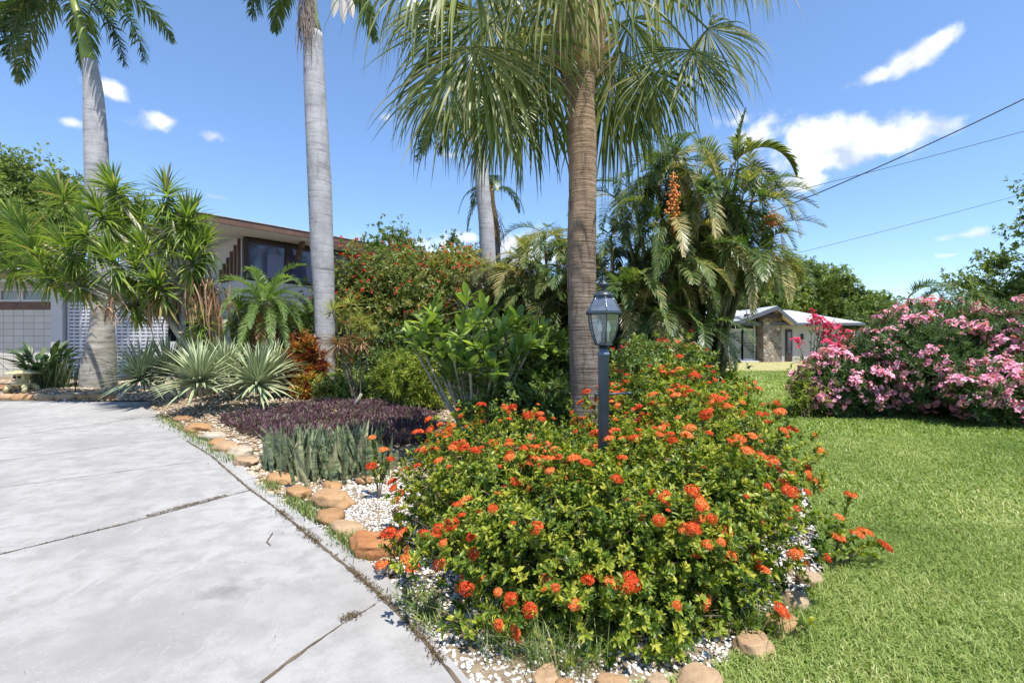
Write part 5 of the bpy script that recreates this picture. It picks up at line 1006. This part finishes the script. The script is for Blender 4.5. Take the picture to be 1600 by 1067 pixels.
tree('oak_tree', 'dark leaved tree with spreading branches at the right frame edge', (22.0,17.5,6.5), (3.9,3.0,2.4), (23,18,0), 4600, .17, m_shrub, 30, .5, gB, gapk=.3)
tree('fine_leaved_tree', 'tan green fine leaved tree on the right above the oleanders', (19.8,18.5,3.5), (3.2,2,1.7), (19.9,18.5,0), 4200, .15, m_oak, 20, .6, None)
areca('distant feathery palms above the pink oleanders at right', 16.2, 18.8, 1.5, 1.3, 4.6, 10, 7, L=(1.4, 2.0), dead=.2)
tree('thin_tree', 'thin open twiggy tree top above the red flowering shrub', (-4.8,20,4.6), (2.3,1.5,1.9), (-4.8,20,0), 1500, .14, m_oak, 22, .5, gB, trunk=.1, gapk=.35)
tree('thin_tree', 'bluish open tree top left of the far royal palm', (-2.6,22,4.6), (2.0,1.5,2.1), (-2.6,22,0), 1500, .15, m_oak, 18, .35, gB, trunk=.1, gapk=.35)
tree('oak_tree', 'small tree seen through the gap right of the thin palm', (.8,26,3.4), (3.4,2,2.6), (.8,26,0), 2600, .22, m_oak, 16, .6, gB, trunk=.2)
tree('oak_tree', 'far tree behind the feathery palm clump', (14,44,4.2), (9,4,3.6), (14,44,0), 5000, .38, m_oak, 30, .55, gB, trunk=.4)
tree('oak_tree', 'far shady tree behind the bronze shrub', (3,36,2.8), (10,3,3.0), (3,36,0), 5000, .34, m_shrub, 30, .5, gB, trunk=.4)

# ================================================================== left house
t = thing('modern_house', 'two storey white house with brown fascia and band of dark windows', 'house', (-11.1, 20, 0)); D = np.array([.65, .76, 0]); Nn_ = np.array([.76, -.65, 0]); O = np.array([-11.1, 20., 0])
mb = MB(); mb.obox(O, D, Nn_, (0, -9, 0), (15, 0, 4.15)); mb.build('wall', m_wwall, t)
mb = MB(); mb.obox(O, D, Nn_, (.1, -8.9, 4.15), (14.9, -.12, 6.0)); mb.build('upper_wall', m_dbrown, t)
mb = MB(); mb.obox(O, D, Nn_, (.0, -9, 4.153), (.097, -.22, 5.97)); mb.build('side_wall', m_wwall, t)
for i in range(8):
    x0 = .06+i*1.72; wf = MB(); wf.obox(O, D, Nn_, (x0-.06, -.14, 4.2), (x0+.10, .03, 5.9)); wf.obox(O, D, Nn_, (x0+.10, -.12, 4.2), (x0+1.66, .01, 4.30)); wf.obox(O, D, Nn_, (x0+.10, -.12, 5.80), (x0+1.66, .01, 5.9)); w_ = wf.build('window', m_dbrown, t)
    gb = MB(); gb.obox(O, D, Nn_, (x0+.10, -.09, 4.30), (x0+1.66, -.05, 5.80)); gb.build('pane', m_win, w_)
    cb = MB(); cb.obox(O, D, Nn_, (x0+.9, -.048, 4.30), (x0+1.6, -.035, 5.35)); cb.build('blind', plain('window_blind', (.16,.17,.28), .3), w_)
mb = MB()
for i in range(6): mb.obox(O, D, Nn_, (-.10, -.45-i*.42, 4.2), (-.003, -.33-i*.42, 5.9-.22*i))
mb.build('louvre_fins', m_brown, t)
mb = MB(); mb.obox(O, D, Nn_, (-2.6, -10, 5.975), (16, 1.46, 6.05)); mb.build('soffit', m_soffit, t)
mb = MB(); mb.obox(O, D, Nn_, (-2.6, -10, 6.053), (16, 1.42, 6.24)); mb.obox(O, D, Nn_, (-2.6, -10, 6.243), (16, 1.56, 6.275)); mb.build('roof', m_roofw, t)
mb = MB(); mb.obox(O, D, Nn_, (-2.65, 1.46, 6.0), (16, 1.53, 6.24)); mb.obox(O, D, Nn_, (-2.7, -10, 5.93), (-2.6, 1.46, 6.24)); mb.build('fascia', m_brown, t)
mb = MB()
for s0 in (2.1, 7.8): mb.obox(O, D, Nn_, (s0, .03, 5.2), (s0+.1, .35, 5.45)); mb.obox(O, D, Nn_, (s0, .2, 5.4), (s0+.1, .55, 5.72)); mb.obox(O, D, Nn_, (s0, .4, 5.68), (s0+.1, .8, 5.97))
mb.build('bracket', m_brown, t)
mb = MB(); mb.obox(O, D, Nn_, (-2.4, -9, 0), (-.4, -6, 5.97)); mb.build('rear_wall', m_soffit, t)
# garage wing
t = thing('garage_wing', 'single storey tiled garage with brown trim and slim clerestory windows at left', 'garage', (-20, 19, 0)); Yg = 19.0
xl, xr = -27., P(85,0,Yg)[0]; z = lambda py, Yd=Yg: CH+(533.5-py)/F*Yd
mb = MB(); mb.box((xl, Yg, 0), (xr, Yg+7, z(484))); mb.build('tiled_wall', m_tile, t)
mb = MB(); mb.box((xl, Yg-.03, z(484)+.003), (xr, Yg+7, z(472))); mb.build('brown_band', m_brown, t)
mb = MB(); mb.box((xl, Yg+.1, z(472)), (xr, Yg+7, z(440))); mb.build('upper_wall', m_wwall, t)
for x0, x1 in ((-27,-24.1),(-24.0,-20.3),(P(-2,0,Yg)[0]+.0, P(32,0,Yg)[0]),(P(33,0,Yg)[0], P(84,0,Yg)[0])):
    wf = MB(); zb, zt = z(471.5), z(451); wf.box((x0, Yg-.02, zb), (x1, Yg+.09, zb+.08)); wf.box((x0, Yg-.02, zt-.08), (x1, Yg+.09, zt)); wf.box((x0, Yg-.02, zb+.08), (x0+.1, Yg+.09, zt-.08)); wf.box((x1-.1, Yg-.02, zb+.08), (x1, Yg+.09, zt-.08)); w_ = wf.build('window', m_wwall, t)
    gb = MB(); gb.box((x0+.1, Yg+.03, zb+.08), (x1-.1, Yg+.06, zt-.08)); gb.build('pane', m_win2, w_)
mb = MB(); mb.box((xl, Yg-.9, z(444)), (xr+1.2, Yg+7, z(440.5))); mb.build('soffit', m_soffit, t)
mb = MB(); mb.box((xl, Yg-1.0, z(440)), (xr+1.3, Yg-.92, z(428))); mb.box((xr+1.3, Yg-1.0, z(440)), (xr+1.38, Yg+7, z(428))); mb.build('fascia', m_brown, t)
mb = MB(); mb.box((xl, Yg-1.05, z(428)+.003), (xr+1.42, Yg+7, z(425))); mb.build('roof', m_roofw, t)
mb = MB(); mb.box((xr+.003, Yg-.15, 0), (P(103,0,Yg)[0], Yg+.6, z(440)-.1)); mb.build('pillar', m_wwall, t)
x0, x1 = P(105,0,Yg)[0], -13.6; zt = z(470)
t = thing('breeze_block_wall', 'white pierced concrete block screen wall behind the swollen palm base', 'wall', ((x0+x1)/2, Yg, 0)); mb = MB(); rows = int(zt/.14)
for i in range(rows+1): mb.box((x0, Yg, i*.14-.045), (x1, Yg+.12, i*.14+.05))
k = int((x1-x0)/.235)
for i in range(k+1): mb.box((x0+i*.235, Yg+.004, 0), (x0+i*.235+(.05 if i % 2 else .085), Yg+.116, zt-.02))
mb.build('block_screen', m_block, t); mb = MB(); mb.box((x0, Yg+.7, 0), (x1, Yg+.8, zt-.2)); mb.build('courtyard_shade_panel', m_interior, t)  # near-black panel behind the slots stands in for courtyard shade
mb = MB(); mb.box((-13.5, 18.2, 0), (-12.2, 18.7, 1.6)); tag(mb.build('low_wall', m_wwall), 'short white wall end seen between the yucca trunks', 'wall')
mb = MB(); mb.box((P(575,0,14.6)[0], 14.45, 0), (P(625,0,14.6)[0], 14.6, z(566, 14.6))); tag(mb.build('low_wall', m_wwall), 'low pale garden wall glimpsed under the red flowering shrub', 'wall')

# ================================================================== right house
t = thing('ranch_house', 'low white house with stone front and pale roof beyond the lawn', 'house', (22, 38, 0)); Y0 = 36.5
def zz_(py, Yd): return CH+(533.5-py)/F*Yd
xw0, xw1 = P(1238,0,38)[0], P(1335,0,38)[0]
mb = MB(); mb.box((xw0-3, 38, 0), (xw1-1.2, 46, 3.0)); mb.build('wall', plain('pinkish_white_wall', (.42,.385,.37), .8, var=.05, bsc=8), t)
# main roof, front slope facing the camera
ez, rz_ = zz_(504.5, 37.3), zz_(485, 41.5)
mb = MB(); V = [(xw0-8,37.2,ez+.0),(xw1+.2,37.2,ez+.0),(xw1+.2-3.0,42.0,rz_+.05),(xw0-8,42.0,rz_+.05),(xw0-8,47.0,ez),(xw1+.2,47.0,ez)]
mb.add(V, [(0,1,2,3)]); mb.add(V, [(3,2,5,4)]); mb.add([V[1], V[5], V[2]], [(0,1,2)]); V2 = [(a, b, c-.12) for a, b, c in V]; mb.add(V2, [(3,2,1,0)]); mb.add([V[1], V[2], V[5], V2[1], V2[2], V2[5]], [(0,3,4,1)]); mb.build('roof', m_roofw, t)
mb = MB(); mb.box((xw0-8, 37.14, ez-.2), (xw1+.26, 37.197, ez+.01)); mb.build('fascia', m_fascia, t)
# cross gable
Lx, Lz = P(1152,0,Y0)[0], zz_(501,Y0); Pkx, Pkz = P(1214,0,Y0)[0], zz_(477.5,Y0); Rx, Rz = P(1245,0,Y0)[0], zz_(503,Y0)
th = .13
def slab(mb, a, b, y0, y1, th):                                          # sloping roof slab from a=(x,z) to b=(x,z)
    V = [(a[0],y0,a[1]),(b[0],y0,b[1]),(b[0],y1,b[1]),(a[0],y1,a[1]),(a[0],y0,a[1]-th),(b[0],y0,b[1]-th),(b[0],y1,b[1]-th),(a[0],y1,a[1]-th)]; mb.add(V, [(0,1,2,3),(7,6,5,4),(0,4,5,1),(1,5,6,2),(2,6,7,3),(3,7,4,0)])
mb = MB(); slab(mb, (Lx, Lz), (Pkx, Pkz), Y0, 42, th); slab(mb, (Pkx+.004, Pkz), (Rx, Rz), Y0, 42, th); mb.build('gable_roof', m_roofw, t)
mb = MB(); slab(mb, (Lx, Lz-.03), (Pkx, Pkz-.03), Y0-.08, Y0-.004, .30); slab(mb, (Pkx+.004, Pkz-.03), (Rx, Rz-.03), Y0-.08, Y0-.004, .30); mb.build('gable_fascia', m_fascia, t)
mb = MB(); slab(mb, (Lx+.1, Lz-.16), (Pkx, Pkz-.16), Y0+.01, 41.9, .04); slab(mb, (Pkx+.004, Pkz-.16), (Rx-.1, Rz-.16), Y0+.01, 41.9, .04); mb.build('porch_ceiling', plain('cream_ceiling', (.66,.55,.38), .8), t)
mb = MB(); mb.box((P(1165,0,36.7)[0], 36.7, zz_(497,36.7)), (P(1222,0,36.7)[0], 36.95, zz_(490.5,36.7))); mb.box((P(1224,0,37.5)[0], 37.4, 2.95), (P(1240,0,37.5)[0], 37.6, 3.2)); mb.build('porch_beam', m_dbrown, t)
s0, s1 = P(1193,0,37)[0], P(1226,0,37)[0]
mb = MB(); V = [(s0,37.0,0),(s1,37.4,0),(s1,39,0),(s0-.15,39,0)]; zt_ = [Pkz-.55, Pkz-.95, Pkz-1.0, Pkz-.6]; mb.add(V+[(a, b, q) for (a, b, c), q in zip(V, zt_)], [(0,1,5,4),(1,2,6,5),(2,3,7,6),(3,0,4,7),(4,5,6,7)]); mb.build('stone_wall', m_fstone, t)
mb = MB(); mb.box((P(1180,0,38.0)[0], 38.2, 0), (s0-.155, 38.5, Pkz-.7)); mb.build('recessed_stone_wall', m_fstone, t)
gx = [P(p_,0,37.8)[0] for p_ in (1138, 1159, 1178)]
mb = MB(); mb.box((gx[0]-4, 38.4, 0), (gx[2], 38.6, 3.1)); mb.build('glazed_wall', m_interior, t)
for i in range(2):
    wf = MB(); wf.box((gx[i], 37.8, .18), (gx[i]+.12, 37.95, 3.0)); wf.box((gx[i+1], 37.8, .18), (gx[i+1]+.12, 37.95, 3.35)); wf.box((gx[i]+.12, 37.8, 2.45), (gx[i+1], 37.94, 2.6)); wf.box((gx[i]+.12, 37.8, .12), (gx[i+1], 37.94, .26)); w_ = wf.build('glass_door', m_wwall, t); gb = MB(); gb.box((gx[i]+.12, 37.86, .26), (gx[i+1], 37.9, 2.45)); gb.build('pane', m_win2, w_)
d0, d1 = P(1227,0,38)[0], P(1237,0,38)[0]
mb = MB(); mb.box((d0, 37.9, 0.05), (d1, 37.997, 2.55)); dd_ = mb.build('door', m_dbrown, t); mb = MB(); mb.box((d0+.1, 37.86, .7), (d1-.12, 37.896, 2.35)); mb.build('pane', m_win, dd_)
mb = MB(); mb.box((P(1251,0,38)[0], 37.85, 1.75), (P(1254,0,38)[0], 37.99, 2.2)); mb.build('wall_lamp', m_black, t)
mb = MB(); mb.box((gx[0]-4, 37.3, 0), (gx[2]+.3, 38.38, .12)); mb.build('porch_step', m_wwall, t)
mb = MB()
for i in range(14): mb.box((P(1338,0,44)[0]+i*.3, 44, .1), (P(1338,0,44)[0]+i*.3+.28, 44.05, 2.6))
tag(mb.build('board_fence', m_fascia), 'dark grey board fence between the white house and the oleanders', 'fence')

# ---- overhead wires
def wire(label, a, b, sag, r):
    t = np.linspace(0, 1, 40)[:, None]; C = a*(1-t)+b*t-np.array([0, 0, 1.])*sag*4*t*(1-t); mb = MB(); mb.tube(C, r, 6); tag(mb.build('overhead_wire', m_black), label, 'wire', 'overhead wires at the right')
wire('thickest lowest hanging black wire, crossing the other one near the white cloud', P(1720,95,10.0), P(1060,385,14.5), .22, .014)
wire('thin wire straight above the thick black wire at far right', P(1720,172,14), P(1040,345,19), .12, .009)
wire('thinnest lowest wire ending near the treetops at right', P(1720,270,16), P(1040,445,21), .10, .008)
